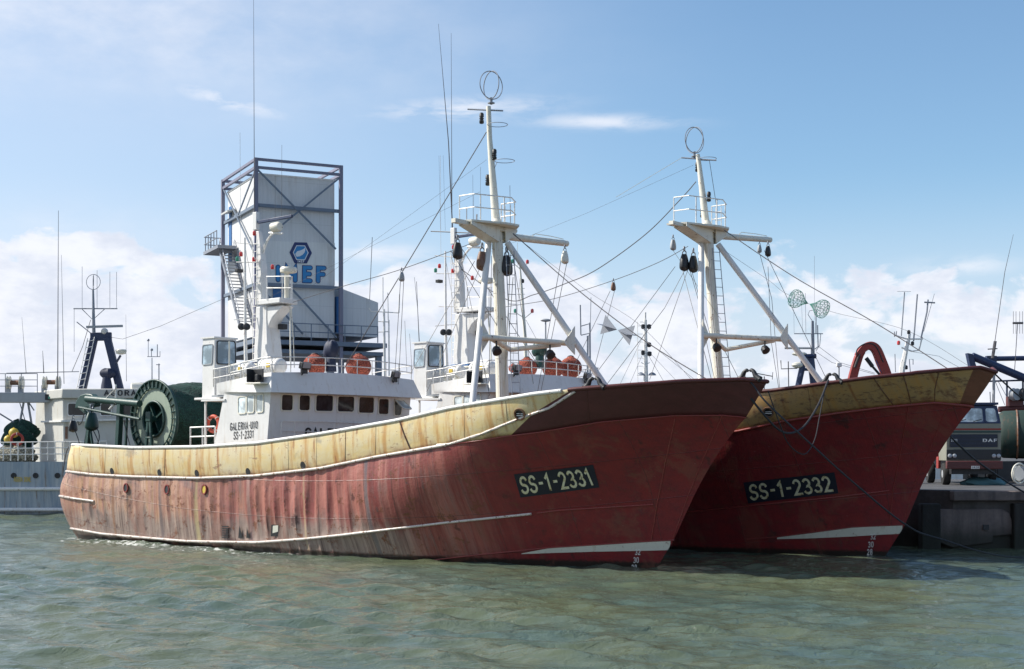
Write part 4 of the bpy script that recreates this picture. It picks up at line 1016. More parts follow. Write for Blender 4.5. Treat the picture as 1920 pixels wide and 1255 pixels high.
ship1 = empty('fishing_trawler', F1.w((0, 0, 0)), -F1.th, 'nearest rust-streaked red and yellow trawler numbered SS-1-2331', 'trawler')
sm = {}
h1, b1 = build_hull(F1, H1, ship1, dict(n='_near', seed=0., cap=[(None, X1(1060, 738), M['railw']), (X1(1064, 738), None, M['maroon'])], dent=.075,
    xs=dict(red=X1(985, 880), pink=X1(760, 930), stern=X1(250, 940), grey=X1(745, 960), drips=((X1(369, 905), .22, (.44, .36, .18)), (X1(300, 905), .14, (.16, .12, .12)), (X1(212, 905), .12, (.30, .15, .08)), (X1(465, 905), .14, (.46, .28, .24)), (X1(568, 900), .10, (.40, .30, .18)), (X1(685, 900), .16, (.10, .10, .11)))),
    edge=(X1(955, 814), X1(1000, 778), X1(1074, 732)),
    strakes=[('K', .055, .03, None, X1(843, 833)), ('K', .025, .01, X1(843, 833), None), ('L', .05, .02, None, X1(690, 998)), ('L', .042, .015, X1(688, 998), X1(1000, 963)), ('L', .03, .005, X1(997, 963), X1(1228, 946)), ('W', .022, .005, X1(800, 1050), None)],
    strake_mat={('K', None): M['strake'], ('L', None): M['strake'], ('L', X1(688, 998)): M['strake'], ('L', X1(997, 963)): M['redstrake'], ('W', X1(800, 1050)): M['redstrake'], ('K', X1(843, 833)): M['redstrake']}))
PL1 = [(963.6, 889.3), (1112, 871.7), (1124, 913.8), (976, 933)]
hull_details(F1, H1, ship1, [(210,884),(299,887),(369,888),(465,885),(568,873)],
    [(236,915,M['dark']),(313,918,M['dark']),(383,918,M['yellow'])],
    [([(820,834.5),(843,833),(904,813.6),(949,795),(1000,775.7),(1030,765),(1078,734)], .045, M['strake']),
     ([(749,789),(758,815),(771,846)], .030, M['rustpipe']), ([(1266,785),(1247,870),(1232,946),(1221,1015)], .022, M['redstrake']),
     ([(1354,780),(1318,862),(1290,930),(1262,1010)], .018, M['redstrake']), ([(112,930),(140,935),(176,940)], .05, M['strake']),
     ([(1100,727),(1105,795)], .012, M['maroon']), ([(198,835),(196,891)], .008, M['rustpipe']), ([(310,840),(308,896)], .012, M['rustpipe']),
     ([(510,829),(509,889)], .007, M['rustpipe']), ([(540,825),(541,886)], .007, M['rustpipe']), ([(705,797),(704,854)], .009, M['rustpipe']), ([(648,808),(647,868)], .012, M['rustpipe']),
     ([(594,817),(593,880)], .006, M['rustpipe']), ([(870,762),(871,822)], .006, M['rustpipe']), ([(948,752),(951,790)], .008, M['rustpipe'])],
    (975, 777), PL1, 'SS-1-2331', [('32', (1196, 1035), 5), ('30', (1193, 1050), 5), ('28', (1189.5, 1064), 5)],
    ([(978,1037.6),(1033,1027.5),(1112,1022.2),(1221,1015),(1257,1013.5)], [(978,1039),(1033,1037),(1112,1034.6),(1221,1032.5),(1257,1031.6)]))
# louvre, holes near the lower strake
mb = MB()
for k in range(6):
    a = H1.hit(417.5, 987.5+k*4, .012)[0]; b = H1.hit(428.5, 987.5+k*4, .012)[0]; mb.bar(a, b, .03, .045)
mb.build('louvre', M['dark'], ship1)
for q in ([(509,984),(522,984),(521,1006),(508,1006)], [(449,986),(452,996),(455,1009),(447,1009)], [(463,988),(465,996),(469,1009),(462,1009)]):
    mb = MB(); patch(mb, H1.quad(q, .008), 3, 3); mb.build('hull_opening', M['dark'], ship1)
mb = MB(); patch(mb, H1.quad([(512,986),(522,985),(521.5,997),(511.5,1000)], .011), 3, 3); mb.build('opening_lip', M['stripe'], ship1)
W1_ = wheelhouse(ship1, (0, 0, 0), True); wh1, oy1, ox1, fr1, zs1, xf1 = W1_
m1, C1, cx1, zp1 = foremast(F1, ship1, dict(
    col=[(942.5,790,25),(942,745,24),(938,600,22.5),(934,500,21),(932,432,20)],
    top=[(931,430,17),(925,350,14),(918,260,10),(916,200,9)], plat=((868,437),(916,429),(962,435)), rh=.92, arm=(850,433), boom=((962,445),(1063,457)),
    legA=((916,457),(886,757)), legB=((951,455),(1137,727)), lr=.115, br=(632,645,957,656), lad=((968,745),(956,470)),
    lamps=((903,222),(927,290),(914.5,338)), hoops=((933,234),(946,302)), xbar=((877,205),(943,208)), ring=(921,160), ringr=26))
for px, py in ((902,222),): pass
# ------------------------------------------------------------------ ship two
ship2 = empty('fishing_trawler', F2.w((0, 0, 0)), -F2.th, 'farther red and yellow trawler numbered SS-1-2332, its bow in shadow by the quay', 'trawler')
X2 = lambda px, py: H2.hit(px, py)[0].x
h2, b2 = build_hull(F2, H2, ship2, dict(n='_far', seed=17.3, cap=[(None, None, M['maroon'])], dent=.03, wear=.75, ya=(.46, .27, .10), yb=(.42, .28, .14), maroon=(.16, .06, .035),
    xs=dict(red=X2(1400, 880)-1, pink=X2(1400, 880)-9, stern=-26., grey=-10.),
    edge=(X2(1797, 758), X2(1812, 728), X2(1828, 697)),
    strakes=[('K', .05, .02, None, None), ('L', .03, .01, None, X2(1668, 920)), ('W', .02, .005, X2(1400, 1012), None)],
    strake_mat={('K', None): M['redstrake'], ('L', None): M['redstrake'], ('W', X2(1400, 1012)): M['redstrake']}))
PL2 = [(1394, 904.7), (1564.6, 885.6), (1572, 925), (1402.7, 944)]
hull_details(F2, H2, ship2, [], [], [([(1703,763),(1690,840),(1674,920),(1668,985)], .022, M['redstrake']), ([(1776,764),(1740,850),(1712,915),(1694,980)], .018, M['redstrake']),
     ([(1638,709),(1656,735),(1677,762)], .022, M['rustpipe']), ([(1694,704),(1703,735),(1709,760)], .022, M['rustpipe']), ([(1760,698),(1753,730),(1752,757)], .018, M['rustpipe']),
     ([(1514,725),(1523,778)], .008, M['rustpipe']), ([(1545,740),(1560,774)], .007, M['rustpipe']), ([(1401,790),(1408,806)], .007, M['rustpipe'])],
    (1441, 773), PL2, 'SS-1-2332', [('32', (1637, 1006), 5), ('30', (1633, 1021), 5), ('28', (1631, 1035), 5)],
    ([(1457,1008),(1520,1000),(1599,989.5),(1656,986.5),(1692,985)], [(1457,1011),(1520,1009.5),(1599,1006),(1656,1002.5),(1692,1001)]))
qa = F1.on_y(402, 634, -3.2); qb = F2.on_y(799.6, 643, -3.2); D2 = Vector((qb.x-qa.x, 0, qb.z-qa.z))
wh2, oy2, ox2, fr2, zs2, xf2 = wheelhouse(ship2, D2, False)
m2, C2, cx2, zp2 = foremast(F2, ship2, dict(
    col=[(1348,760,21),(1347,705,20),(1338,600,19),(1331,500,18.5),(1328,436,18)],
    top=[(1325,432,15),(1318,370,12),(1311,310,9),(1308,290,8)], plat=((1272,443),(1315,433),(1357,438)), rh=1.05, arm=(1258,438), boom=((1353,443),(1444,450)),
    legA=((1315,458),(1314,712)), legB=((1346,458),(1538,716)), lr=.115, br=(629,637,1360,656), lad=((1363,712),(1342,465)),
    lamps=((1307.5,313),(1329,369),(1317,399)), hoops=((1326,298),), xbar=((1278,296),(1343,301)), ring=(1302,263), ringr=24))

# loose gear on both roofs
G1 = 'life raft canisters on the trawler roofs'
for F, oy, zs, nm in ((F1, oy1, zs1, 'numbered SS-1-2331'), (F2, oy2, zs2, 'numbered SS-1-2332')):
    a = oy(510, 688, -2.5); raft(Vector((a.x, -2.5, a.z-.42)), 'forward one of the white ribbed raft canisters on the roof of the trawler '+nm, G1, F, None)
    raft(Vector((a.x-1.75, -2.5, a.z-.46)), 'after one of the white ribbed raft canisters on the roof of the trawler '+nm, G1, F, None, 1.15, .28)
G2 = 'orange fishing floats on the trawler roofs'
def roof_pt(F, fr, px, py, off): p = fr(px, py, off); return p
for (F, H_, fr, lst) in ((F1, H1, fr1, ((590, 686, .47, 'smaller netted orange float left of the covered searchlight on the near trawler roof'), (672, 688, .53, 'bigger netted orange float right of the covered searchlight on the near trawler roof'))),):
    for px, py, r, lb in lst: p = fr(px, py, -1.3); floatball(Vector((p.x, p.y, p.z-r*.9)), r, lb, G2, F)
def fr2w(px, py, off): return F2.on_x(px, py, xf2(zs2)+.2+off)
for px, py, r, lb in ((1070, 690, .52, 'rightmost round netted orange float on the far trawler roof'), (1037, 690, .50, 'round orange float beside the green covered searchlight on the far trawler roof'),
                      (988, 690, .46, 'low orange float left of the green covered searchlight on the far trawler roof'), (962, 691, .20, 'very small orange float at the left end of the far trawler railing')):
    p = fr2w(px, py, -1.3); floatball(Vector((p.x, p.y, p.z-r*.9)), r, lb, G2, F2)
for F, p, mt, lb in ((F1, fr1(621, 668, -1.0), M['tarp'], 'searchlight under a dark blue cover on the near trawler roof'), (F2, fr2w(1012, 665, -1.0), M['green'], 'searchlight under a dark green cover on the far trawler roof')):
    e = empty('covered_searchlight', F.w(p-Vector((0, 0, .62))), -F.th, lb, 'searchlight', 'covered searchlights')
    mb = MB(); mb.tube([(0, 0, 0), (0, 0, .5), (.0, 0, .62)], [.22, .19, .16], 12); mb.build('pedestal', mt, e)
    mb = MB(); mb.ball((0, 0, .88), .36, 18, 12, (.95, .75, 1.05), lambda d: 1+.08*math.sin(6*math.atan2(d.y, d.x))+(.18 if d.x < -.5 and d.z < 0 else 0)); mb.build('cover', mt, e, 70)
# lifebuoys
def lifebuoy(F, p, nr, label):
    e = empty('lifebuoy', F.w(p), -F.th, label, 'lifebuoy'); mb = MB(); mb.ring((0, 0, 0), nr, .30, .075, 36, 10); mb.build('ring', M['orange'], e)
    mb = MB(); ax = Vector(nr).normalized(); u = ax.cross(Vector((0, 0, 1)))
    for k in range(4): a = R(45+90*k); d = u*math.cos(a)+Vector((0, 0, 1))*math.sin(a); mb.ring(d*.30, d.cross(ax), .082, .014, 14, 5)
    mb.build('grab_line', M['railw'], e)
p = F1.on_y(400, 795, -3.45); lifebuoy(F1, p, (.12, -1, 0), 'orange lifebuoy hanging on the white side wall of the near trawler wheelhouse')
mb = MB(); a = F1.on_y(357, 802, -3.6); b = F1.on_y(403, 800, -3.6); rail(mb, [Vector((a.x, -3.6, a.z-.75)), Vector((b.x, -3.6, b.z-.75))], .75, .035, 2, 1); mb.build('deck_railing', M['railw'], ship1)
for s_ in (0,):
    mb = MB(); k = H1.rows['T']; 
# ------------------------------------------------------------------ net drum, stern gantry (ship one)
yd = -2.35; dc = F1.on_y(288, 786, yd); RD = 73/FPX*(F1.oy-dc.x*F1.s+yd*F1.c)
drum = empty('net_drum', (0, 0, 0)); drum.parent = ship1
mb = MB(); mb.ring(dc, (0, 1, 0), RD, .05, 64, 8); mb.ring(dc+Vector((0, .06, 0)), (0, 1, 0), RD*.985, .05, 64, 6); mb.ring(dc, (0, 1, 0), RD*.80, .03, 64, 6)
for i in range(32):
    a = 2*math.pi*i/32; d = Vector((math.cos(a), 0, math.sin(a))); mb.bar(dc+d*RD*.79, dc+d*RD, .035, .09, (0, 1, 0))
mb.ring(dc, (0, 1, 0), RD*.45, .055, 48, 8); mb.build('flange_rim', M['green'], drum, 60)
mb = MB(); n = 48; vs = []
for r_ in (RD*.43, RD*.98):
    vs += [dc+Vector((math.cos(2*math.pi*i/n)*r_, .05, math.sin(2*math.pi*i/n)*r_)) for i in range(n)]
mb.add(vs, [(i, (i+1) % n, n+(i+1) % n, n+i) for i in range(n)]); mb.build('flange_disc', paint('chalky_green_disc', (.30, .36, .28), .4, .5, (.1, .2, .13)), drum)
mb = MB(); mb.lathe(dc, (0, 1, 0), [(.02, RD*.42), (.6, RD*.40), (.62, .05)], 32, False)
for k in range(4): a = R(30+90*k); d = Vector((math.cos(a), 0, math.sin(a))); mb.bar(dc+Vector((0, .12, 0)), dc+Vector((0, .12, 0))+d*RD*.42, .07, .16, (0, 1, 0))
mb.lathe(dc-Vector((0, .25, 0)), (0, 1, 0), [(0, .13), (.4, .13)], 14); mb.build('hub', M['green'], drum)
mb = MB(); prof = []; rn = []
ns, nl = 26, 56; vs = []
for i in range(ns):
    q = i/(ns-1); yy = .10+4.0*q; r0 = RD*(.93-.05*math.sin(math.pi*q*2.3)-.10*max(0, q-.8)*5*.6)
    for j in range(nl):
        a = 2*math.pi*j/nl; r_ = r0*(1+.035*math.sin(3*a+q*9)+.02*math.sin(11*a+q*23)+.02*math.sin(17*q+5*a)); vs.append((dc.x+r_*math.cos(a), yd+yy, dc.z+r_*math.sin(a)))
mb.add(vs, [(i*nl+j, i*nl+(j+1) % nl, (i+1)*nl+(j+1) % nl, (i+1)*nl+j) for i in range(ns-1) for j in range(nl)]+[tuple(range((ns-1)*nl, ns*nl))])
mb.build('wound_net', M['net'], drum, 80)
mb = MB(); zd = 1.75
for s_ in (-1, 1): mb.bar(dc+Vector((s_*.05, -.22, .15)), (dc.x+s_*.42, yd-.26, zd), .14, .10, (0, 1, 0))
mb.box(dc+Vector((0, -.24, .1)), (.34, .12, .42)); mb.bar((dc.x-.2, yd-.25, dc.z-.8), (dc.x+.2, yd-.25, dc.z-.8), .08, .08); mb.build('drum_stand', M['green'], drum, bevel=.02)
gy = -2.9
def g(px, py, y=gy): return F1.on_y(px, py, y)
gan = empty('stern_gantry', (0, 0, 0)); gan.parent = ship1
mb = MB(); mb.tube([g(163, 748), g(262, 757)], .15, 16); mb.build('cross_beam', M['green'], gan)
mb = MB(); mb.prism([g(*c) for c in ((140,766),(142,752),(150,741),(160,738),(170,739),(178,746),(178,762),(168,764))], (0, .3, 0)); mb.build('horn_plate', M['green'], gan, bevel=.04)
mb = MB()
for a, b, w in (((172,758),(163,850),.20),((226,757),(221,850),.24),((238,778),(235,850),.10),((168,800),(176,850),.10),((150,764),(172,784),.12)): mb.bar(g(*a), g(*b), w, w*.9, (0, 1, 0))
mb.build('post', M['green'], gan, bevel=.015)
mb = MB(); mb.tube([g(148, 764, gy-.2), g(262, 786, gy-.2)], .06, 8); mb.tube([g(165, 790), g(158, 836)], .03, 6); mb.build('derrick_arm', M['green'], gan)
mb = MB(); mb.tube([g(217, 721), g(217, 757)], .04, 7); mb.tube([g(199, 747, gy-.1), g(217, 728, gy-.1)], .02, 6); mb.tube([g(205, 768), g(214, 758)], .05, 6); mb.build('lamp_pole', M['railw'], gan)
mb = MB()
for pts in ([(177,800),(184,808),(186,822),(182,834)], [(172,802),(181,820),(186,836)], [(140,806),(146,822),(150,836)], [(158,775),(154,790),(148,797),(146,790)], [(232,760),(233,790),(238,815),(244,836)], [(129,838),(124,850),(119,880),(118,893),(121,903),(124,890)]):
    mb.tube(cat([g(*c, gy-.1) for c in pts], 5), .022, 5)
mb.build('hanging_hose', M['rope'], gan)
block(g(137, 778, gy-.1), .62, M['dark'], 'rusty block with a pale cheek hanging at the stern of the near trawler', 'hanging pulley blocks', F1)
block(g(172, 757, gy-.2), .95, M['green'], 'large dark green block hanging under the stern gantry beam', 'hanging pulley blocks', F1)
# ------------------------------------------------------------------ rigging
def cable(F, root, pts, r=.013, name='stay', mat='wire', n=10):
    mb = MB(); mb.tube(cat(pts, n) if len(pts) > 2 else pts, r, 5); return mb.build(name, M[mat], root)
c1 = C1; c2 = C2
cable(F1, ship1, [c1(912, 248), fr1(640, 700, -.3)], .018)
cable(F1, ship1, [c1(962, 438), c1(1080, 541), c1(1210, 640), F1.on_y(1330, 714, 0)], .018)
cable(F1, ship1, [c1(962, 440), c1(1100, 545), c1(1200, 610), F1.on_y(1300, 716, .4)], .006)
cable(F1, ship1, [c1(883, 457, -.4), F1.on_y(753, 505, -.2), F1.on_y(650, 535, -.1), oy1(549, 567, 0)], .014)
cable(F2, ship2, [c2(1305, 341), c2(1275, 375), c2(1210, 440), c2(1120, 505), c2(1060, 532), c2(1000, 553), c2(948, 561), oy2(478+0, 470, 0)], .020)
cable(F2, ship2, [c2(1290, 462, -.3), c2(1235, 492, -.2), c2(1150, 526, -.1), c2(1040, 560), c2(952, 575), oy2(549, 567, 0)], .014)
cable(F2, ship2, [c2(1358, 432), c2(1490, 520), c2(1640, 605), F2.on_y(1776, 691, 0)], .018)
cable(F2, ship2, [c2(1358, 470), c2(1440, 525), c2(1478, 553), c2(1560, 585), c2(1700, 620), F2.on_y(1822, 690, 0)], .006)
def bun(F, root, segs, r=.011, mat='wire'):
    for a, b, y0, y1 in segs:
        mb = MB(); mb.tube([F.on_y(*a, y0), F.on_y(*b, y1)], r, 5); mb.build('rigging_line', M[mat], root)
bun(F1, ship1, [((1052,487),(1008,735),1.6,1.4),((1064,487),(1014,735),1.6,1.4),((751,525),(738,742),-.2,3.),((757,525),(746,742),-.2,3.),
    ((862,470),(918,742),-1.,-2.2),((865,465),(1012,690),-1.,2.),((890,490),(770,700),-1.,-3.2),((922,480),(916,745),0,-.6),
    ((901,500),(800,735),-.6,-3.),((845,470),(950,640),-1.2,0.),((960,470),(1000,720),.4,1.5)])
bun(F1, ship1, [((962,520),(946,745),.1,.1),((958,470),(945,748),.1,-.1)], .013, 'palerope')
bun(F2, ship2, [((1266,500),(1118,700),-1.2,-3.2),((1285,505),(1246,578),-1.,-2.),((1246,578),(1137,722),-2.,-3.),((1290,505),(1218,712),-1.,-3.),((1278,500),(1334,712),-1.,-2.4),
    ((1293,505),(1320,600),-.8,-.5),((1320,620),(1340,712),-.5,-.4),((1296,505),(1356,712),-.6,0.),((1144,546),(1075,690),-.2,-3.),((1152,546),(1112,700),-.2,-3.),
    ((1423,470),(1447,560),1.5,1.5),((1447,560),(1462,730),1.5,1.6),((1433,470),(1552,716),1.5,2.4),((1330,300),(1343,384),.2,.3),((1360,660),(1386,712),.2,.8)])
bun(F2, ship2, [((1262,470),(1352,600),-1.2,0.),((1278,296),(1155,370),-.2,-.2)], .008, 'palerope')
# aerial wires
for a, b in (((640, 480), (912, 300)), ((560, 500), (900, 360))):
    mb = MB(); mb.tube([oy1(a[0]-60, a[1]+60, 0), c1(*b)], .005, 4); mb.build('aerial_wire', M['wire'], ship1)
mb = MB(); mb.tube([c2(1300, 310), c2(1100, 400), c2(900, 480)], .005, 4); mb.build('aerial_wire', M['wire'], ship2)
for pts in ([(808,368),(812,364)], [(1207,340),(1236,326)]):
    F, C_, r_ = (F1, c1, ship1) if pts[0][0] < 1000 else (F2, c2, ship2)
# whip aerials of ship two: (822,45)-(848,430)
mb = MB(); mb.tube([oy2(432, 470, 0)*0+F2.on_y(849, 440, 0), F2.on_y(841, 268, 0), F2.on_y(822, 45, 0)], [.03, .022, .007], 6); mb.tube([F2.on_y(850, 440, 0), F2.on_y(862, 640, 0)], .03, 6)
mb.tube([F2.on_y(823, 292, 0), F2.on_y(826, 433, 0)], .006, 4); mb.tube([F2.on_y(831, 292, 0), F2.on_y(835, 433, 0)], .006, 4); mb.tube([F2.on_y(808, 434, 0), F2.on_y(880, 437, 0)], .025, 5)
mb.tube([F2.on_y(781, 528, -1), F2.on_y(786, 645, -1)], .012, 5); mb.build('whip_antenna', M['wire'], ship2)
mb = MB(); c = F1.on_y(900, 424, -.4); mb.lathe(c, (0, 0, 1), [(0, .02), (.12, .02), (.14, .17), (.17, .13), (.19, .02)], 14); mb.tube([F1.on_y(893, 430, -.3), F1.on_y(894, 402, -.3)], .03, 5); mb.tube([F1.on_y(875, 430, -.6), F1.on_y(875, 388, -.6)], .018, 5); mb.tube([F1.on_y(887, 430, -.6), F1.on_y(886.5, 328, -.6)], .007, 4); mb.tube([F1.on_y(957, 428, .5), F1.on_y(956, 348, .5)], .012, 4); mb.build('platform_aerial', M['steel'], m1)
gB = 'hanging pulley blocks'
def bl(F, px, py, y, s, mt, lb): block(F.on_y(px, py, y), s, M[mt], lb, gB, F)
bl(F1, 1059, 459, 1.6, .55, 'cream', 'pale pulley block under the tip of the near trawler boom')
bl(F1, 753, 502, -.2, .42, 'grey', 'small block on the long stay between the white tower and the near mast')
bl(F1, 950, 462, .3, .85, 'dark', 'big black block hanging close right of the near mast column')
bl(F1, 904, 455, -.6, .8, 'rustpipe', 'rusty chain block hanging left of the near mast column')
bl(F1, 858, 440, -1.4, .7, 'dark', 'black block at the left tip of the near mast cross arm')
bl(F2, 1283, 462, -.9, .78, 'dark', 'left of the two big black blocks below the far mast platform')
bl(F2, 1300, 465, -.6, .78, 'dark', 'right of the two big black blocks below the far mast platform')
bl(F2, 1440, 452, 1.7, .5, 'dark', 'small dark block at the very tip of the far trawler boom')
bl(F2, 1424, 452, 1.4, .38, 'grey', 'small grey block just inboard of the far boom tip')
bl(F2, 1150, 522, -.2, .42, 'rustpipe', 'small brown block hanging midway on the stay between the two masts')
bl(F2, 1262, 440, -1.3, .5, 'grey', 'grey block at the left tip of the far mast cross arm')
M['netgreen'] = paint('sea_green_netting', (.05, .26, .20), .1, .7)
# day shapes hung from the forestays
def dayshape_plates(F, p, q, label):
    e = empty('day_shape', F.w((p+q)/2), -F.th, label, 'day shape', 'day shapes on the forestays')
    c = (p+q)/2; d = (q-p).normalized(); L = (q-p).length
    mb = MB()
    for s_ in (-1, 1):
        for rot in (0, 90):
            pr = Vector((0, 1, 0)) if rot else d.cross(Vector((0, 1, 0))).normalized()
            b = d*s_*L*.46; o = d*s_*.02
            mb.prism([o, b+pr*L*.24, b-pr*L*.24], d.cross(pr).normalized()*.008)
    mb.build('plate', M['steel'], e); return e
dayshape_plates(F1, F1.on_y(1128, 608, 0), F1.on_y(1188, 630, 0), 'grey sheet-metal double cone day shape hanging on the near forestay')
p, q = F2.on_y(1478, 555, 0), F2.on_y(1556, 585, 0)
e = empty('day_shape', F2.w((p+q)/2), -F2.th, 'green netting double basket day shape hanging on the far forestay', 'day shape', 'day shapes on the forestays')
c = (p+q)/2; d = (q-p).normalized(); L = (q-p).length
def basket(mb, s_):
    up = d.cross(Vector((0, 1, 0))).normalized(); sd_ = d.cross(up)
    for k in range(18):
        a = 2*math.pi*k/18; rr = up*math.cos(a)+sd_*math.sin(a)
        mb.tube(cat([d*s_*.03, d*s_*L*.14+rr*L*.07, d*s_*L*.26+rr*L*.17, d*s_*L*.38+rr*L*.17, d*s_*L*.44+rr*L*.03], 5), .006, 4)
    for t_, r_ in ((.26, .17), (.38, .17), (.20, .12), (.14, .07), (.32, .18), (.42, .10)): mb.ring(d*s_*L*t_, d, L*r_, .008, 20, 5)
for s_ in (-1, 1): mb = MB(); basket(mb, s_); mb.build('basket', M['netgreen'], e)
# horned fairleads
p = H1.rows['T']
fl = F1.on_y(1110, 727, -3.2); 
def rail_at(F, H, px):
    best = min(H.rows['T'][H.NS:], key=lambda r: abs(F.px(r[0], -r[1])-px)); return Vector((best[0], -best[1]+.05, best[2]))
fairlead(F1, H1, rail_at(F1, H1, 1110)+Vector((0, .1, .02)), ship1)
p = rail_at(F1, H1, 1394)+Vector((0, .3, .02)); fairlead(F1, H1, p, ship1)
p2 = rail_at(F2, H2, 1556)+Vector((0, .1, .02)); fairlead(F2, H2, p2, ship2)
mb = MB(); a = rail_at(F1, H1, 1234); b = rail_at(F1, H1, 1390)
# ------------------------------------------------------------------ mooring lines
def line(pts, label, r=.028, n=10, grp='mooring lines', nm='mooring_line', kind='mooring line', mt='rope'):
    mb = MB(); o = Vector(pts[0]); mb.tube([Vector(p)-o for p in cat(pts, n)], r, 6); ob = mb.build(nm, M[mt], None); ob.location = o; return tag(ob, label, kind, grp)
pb = F1.w(p)
line([P(1395, 706, 43.7), P(1412, 722, 43.5), P(1440, 758, 43.2), P(1530, 842, 43.2), P(1600, 905, 43.6), P(1695, 982, 44.3), P(1760, 1010, 45.2), P(1920, 1046, 47), P(2120, 1010, 53)], 'long dark line from the near bow running down across the far hull to the water')
line([P(1404, 742, 43.9), P(1430, 775, 44.), P(1460, 806, 44.6), P(1485, 812, 45.8), P(1510, 797, 46.8), P(1535, 758, 47.8), P(1553, 713, 48.9)], 'thick dark line looping between the near bow and the far trawler rail', .035)
line([P(1440, 733, 43.9), P(1462, 795, 44.2), P(1480, 835, 45), P(1508, 852, 46.2), P(1527, 826, 47.4), P(1537, 780, 48.2), P(1549, 716, 48.9)], 'thin dark line hanging in the lowest loop between the two bows', .018)
line([P(1862, 698, 48.9), P(1885, 720, 49.5), P(1920, 750, 50.8), P(2010, 815, 54)], 'dark line from the far bow tip leading up right over the truck')
line([P(1783, 820, 49.3), P(1836, 868, 51), P(1918, 922, 54.5), P(1960, 938, 57)], 'dark line passing in front of the truck bumper to the quay edge', .035)
# ------------------------------------------------------------------ third vessel at the left
YA = 85.
M['agora'] = paint('dull_cream_house_paint', (.52, .51, .47), .45, .5, (.34, .27, .18))
b3 = empty('moored_boat', P(100, 965, YA), 0, 'streaked grey-blue hulled vessel with dull cream wheelhouse at the left edge', 'boat')
O3 = P(100, 965, YA)
def a3(px, py, dy=0.): return P(px, py, YA+dy)-O3
def agora_mat():
    m, t, b = new_mat('streaked_grey_blue_hull_paint'); tc = t.node('ShaderNodeTexCoord').outputs['Object']
    s = t.noise(t.map(tc, (2.2, 2.2, .18)), 1., 7, .7, .3); s2 = t.noise(t.map(tc, (6, 6, .3), (3, 1, 0)), 1., 6, .65)
    c = t.mix(t.step(s, .35, .65), (.24, .30, .36), (.40, .44, .46)); c = t.mix(t.step(s2, .54, .7), c, (.20, .14, .09)); c = t.mix(t.step(s2, .42, .34), c, (.46, .48, .48))
    t.l.new(c, b.inputs['Base Color']); b.inputs['Roughness'].default_value = .5; return m
mb = MB(); secs = []
pxs = np.linspace(-160, 460, 32); vs = []
for px in pxs:
    q = (px+160)/620; w = 1-max(0, (q-.55)/.45)**2.2*.98
    for py, k in ((866, 1.), (915, .99), (956, .97), (985, .9)): vs.append(a3(px, py-(max(0, q-.5)*14 if py == 866 else 0), 3*(1-w*k)))
    for py, k in ((985, .9), (866, 1.)): vs.append(a3(px, py-(max(0, q-.5)*14 if py == 866 else 0), 3+3*w*k))
n = 6; k = len(pxs); mb.add(vs, [(i*n+j, (i+1)*n+j, (i+1)*n+j+1, i*n+j+1) for i in range(k-1) for j in range(n-1)]+[(i*n+5, (i+1)*n+5, (i+1)*n, i*n) for i in range(k-1)]+[tuple(range(n-1, -1, -1))])
h3 = mb.build('hull', agora_mat(), b3, 30)
for py, r in ((917, .11), (956, .12)): mb = MB(); mb.tube([a3(px, py, -.02+3*(1-(1-max(0, ((px+160)/620-.55)/.45)**2.2*.98))) for px in pxs], r, 8); mb.build('rubbing_strake', M['railw'], b3)
for px in (67, 108, 26): 
    mb = MB(); mb.lathe(a3(px, 892, .02), (0, -1, 0), [(0, .001), (0, .17), (.05, .17), (.05, .11), (.02, .11), (.02, .001)], 16); mb.build('porthole', M['dark'], b3)
mb = MB(); strokes(mb, 'AGORA DONE', lambda u, v, k: a3(26+32*u, 903-8*v, -.03-k*.002), sw=.18); mb.build('name_lettering', M['yellow'], b3)
mb = MB(); rail(mb, [a3(-160, 866), a3(200, 862)], 1.1, .035, 26, 2); mb.build('deck_railing', M['railw'], b3)
WM = [a3(118, 800, .2)]
def solid(name, px0, px1, px2, top, bot, mat, dy0=1.2, dy1=.3, dy2=3.4, shrink=6):
    """house with a slanted after side (px0..px1) and a front (px1..px2)"""
    A0, A1, A2 = a3(px0-shrink, bot, dy0+3.0), a3(px1, bot, dy1), a3(px2, bot, dy1)
    B0, B1, B2 = a3(px0, top, dy0+3.0), a3(px1-2, top, dy1), a3(px2, top, dy1)
    mb = MB(); bk = Vector((0, 4.2, 0)); vs = [A0, A1, A2, A2+bk, B0, B1, B2, B2+bk]; mb.add(vs, [(0,1,5,4),(1,2,6,5),(2,3,7,6),(3,0,4,7),(4,5,6,7)]); return mb.build(name, mat, b3, bevel=.04)
wh3 = solid('wheelhouse', 68, 119, 330, 748, 872, M['agora'])
mb = MB(); zq = a3(118, 729, 0).z; mb.prism([Vector((p.x, p.y, zq)) for p in (a3(64, 735, 4.2), a3(84, 737, 2.2), a3(116, 742, .0), a3(330, 742, .0), a3(330, 742, 5), a3(64, 735, 5))], (0, 0, -.58)); mb.build('eyebrow', M['agora'], wh3, bevel=.06)
mb = MB(); strokes(mb, 'AGORA', lambda u, v, k: a3(196+59*u, 741.5-9*v, -.04-k*.002)+Vector((0, 0, 0)), sw=.2, gap=.3); mb.build('name_lettering', M['greylet'], wh3)
for x0, x1 in ((128,160), (189,208), (226,246), (262,282)):
    window('window', [M['white'], M['glass']], [a3(x0, 757, .27), a3(x1, 757, .27), a3(x1, 779, .27), a3(x0, 779, .27)], wh3, (0, -1, 0), .1, .05)
for x0, x1, d in ((92,99,2.2), (102,109,1.5)):
    mb = MB(); mb.add([a3(x0, 761, d), a3(x1, 762, d-.45), a3(x1, 786, d-.45), a3(x0, 786, d)], [(0, 1, 2, 3)]); mb.build('window', M['glass'], wh3)
mb = MB(); mb.add([a3(122, 800, .26), a3(127, 800, .26), a3(127, 823, .26), a3(122, 823, .26)], [(0, 1, 2, 3)]); mb.build('door', M['rustpipe'], wh3)
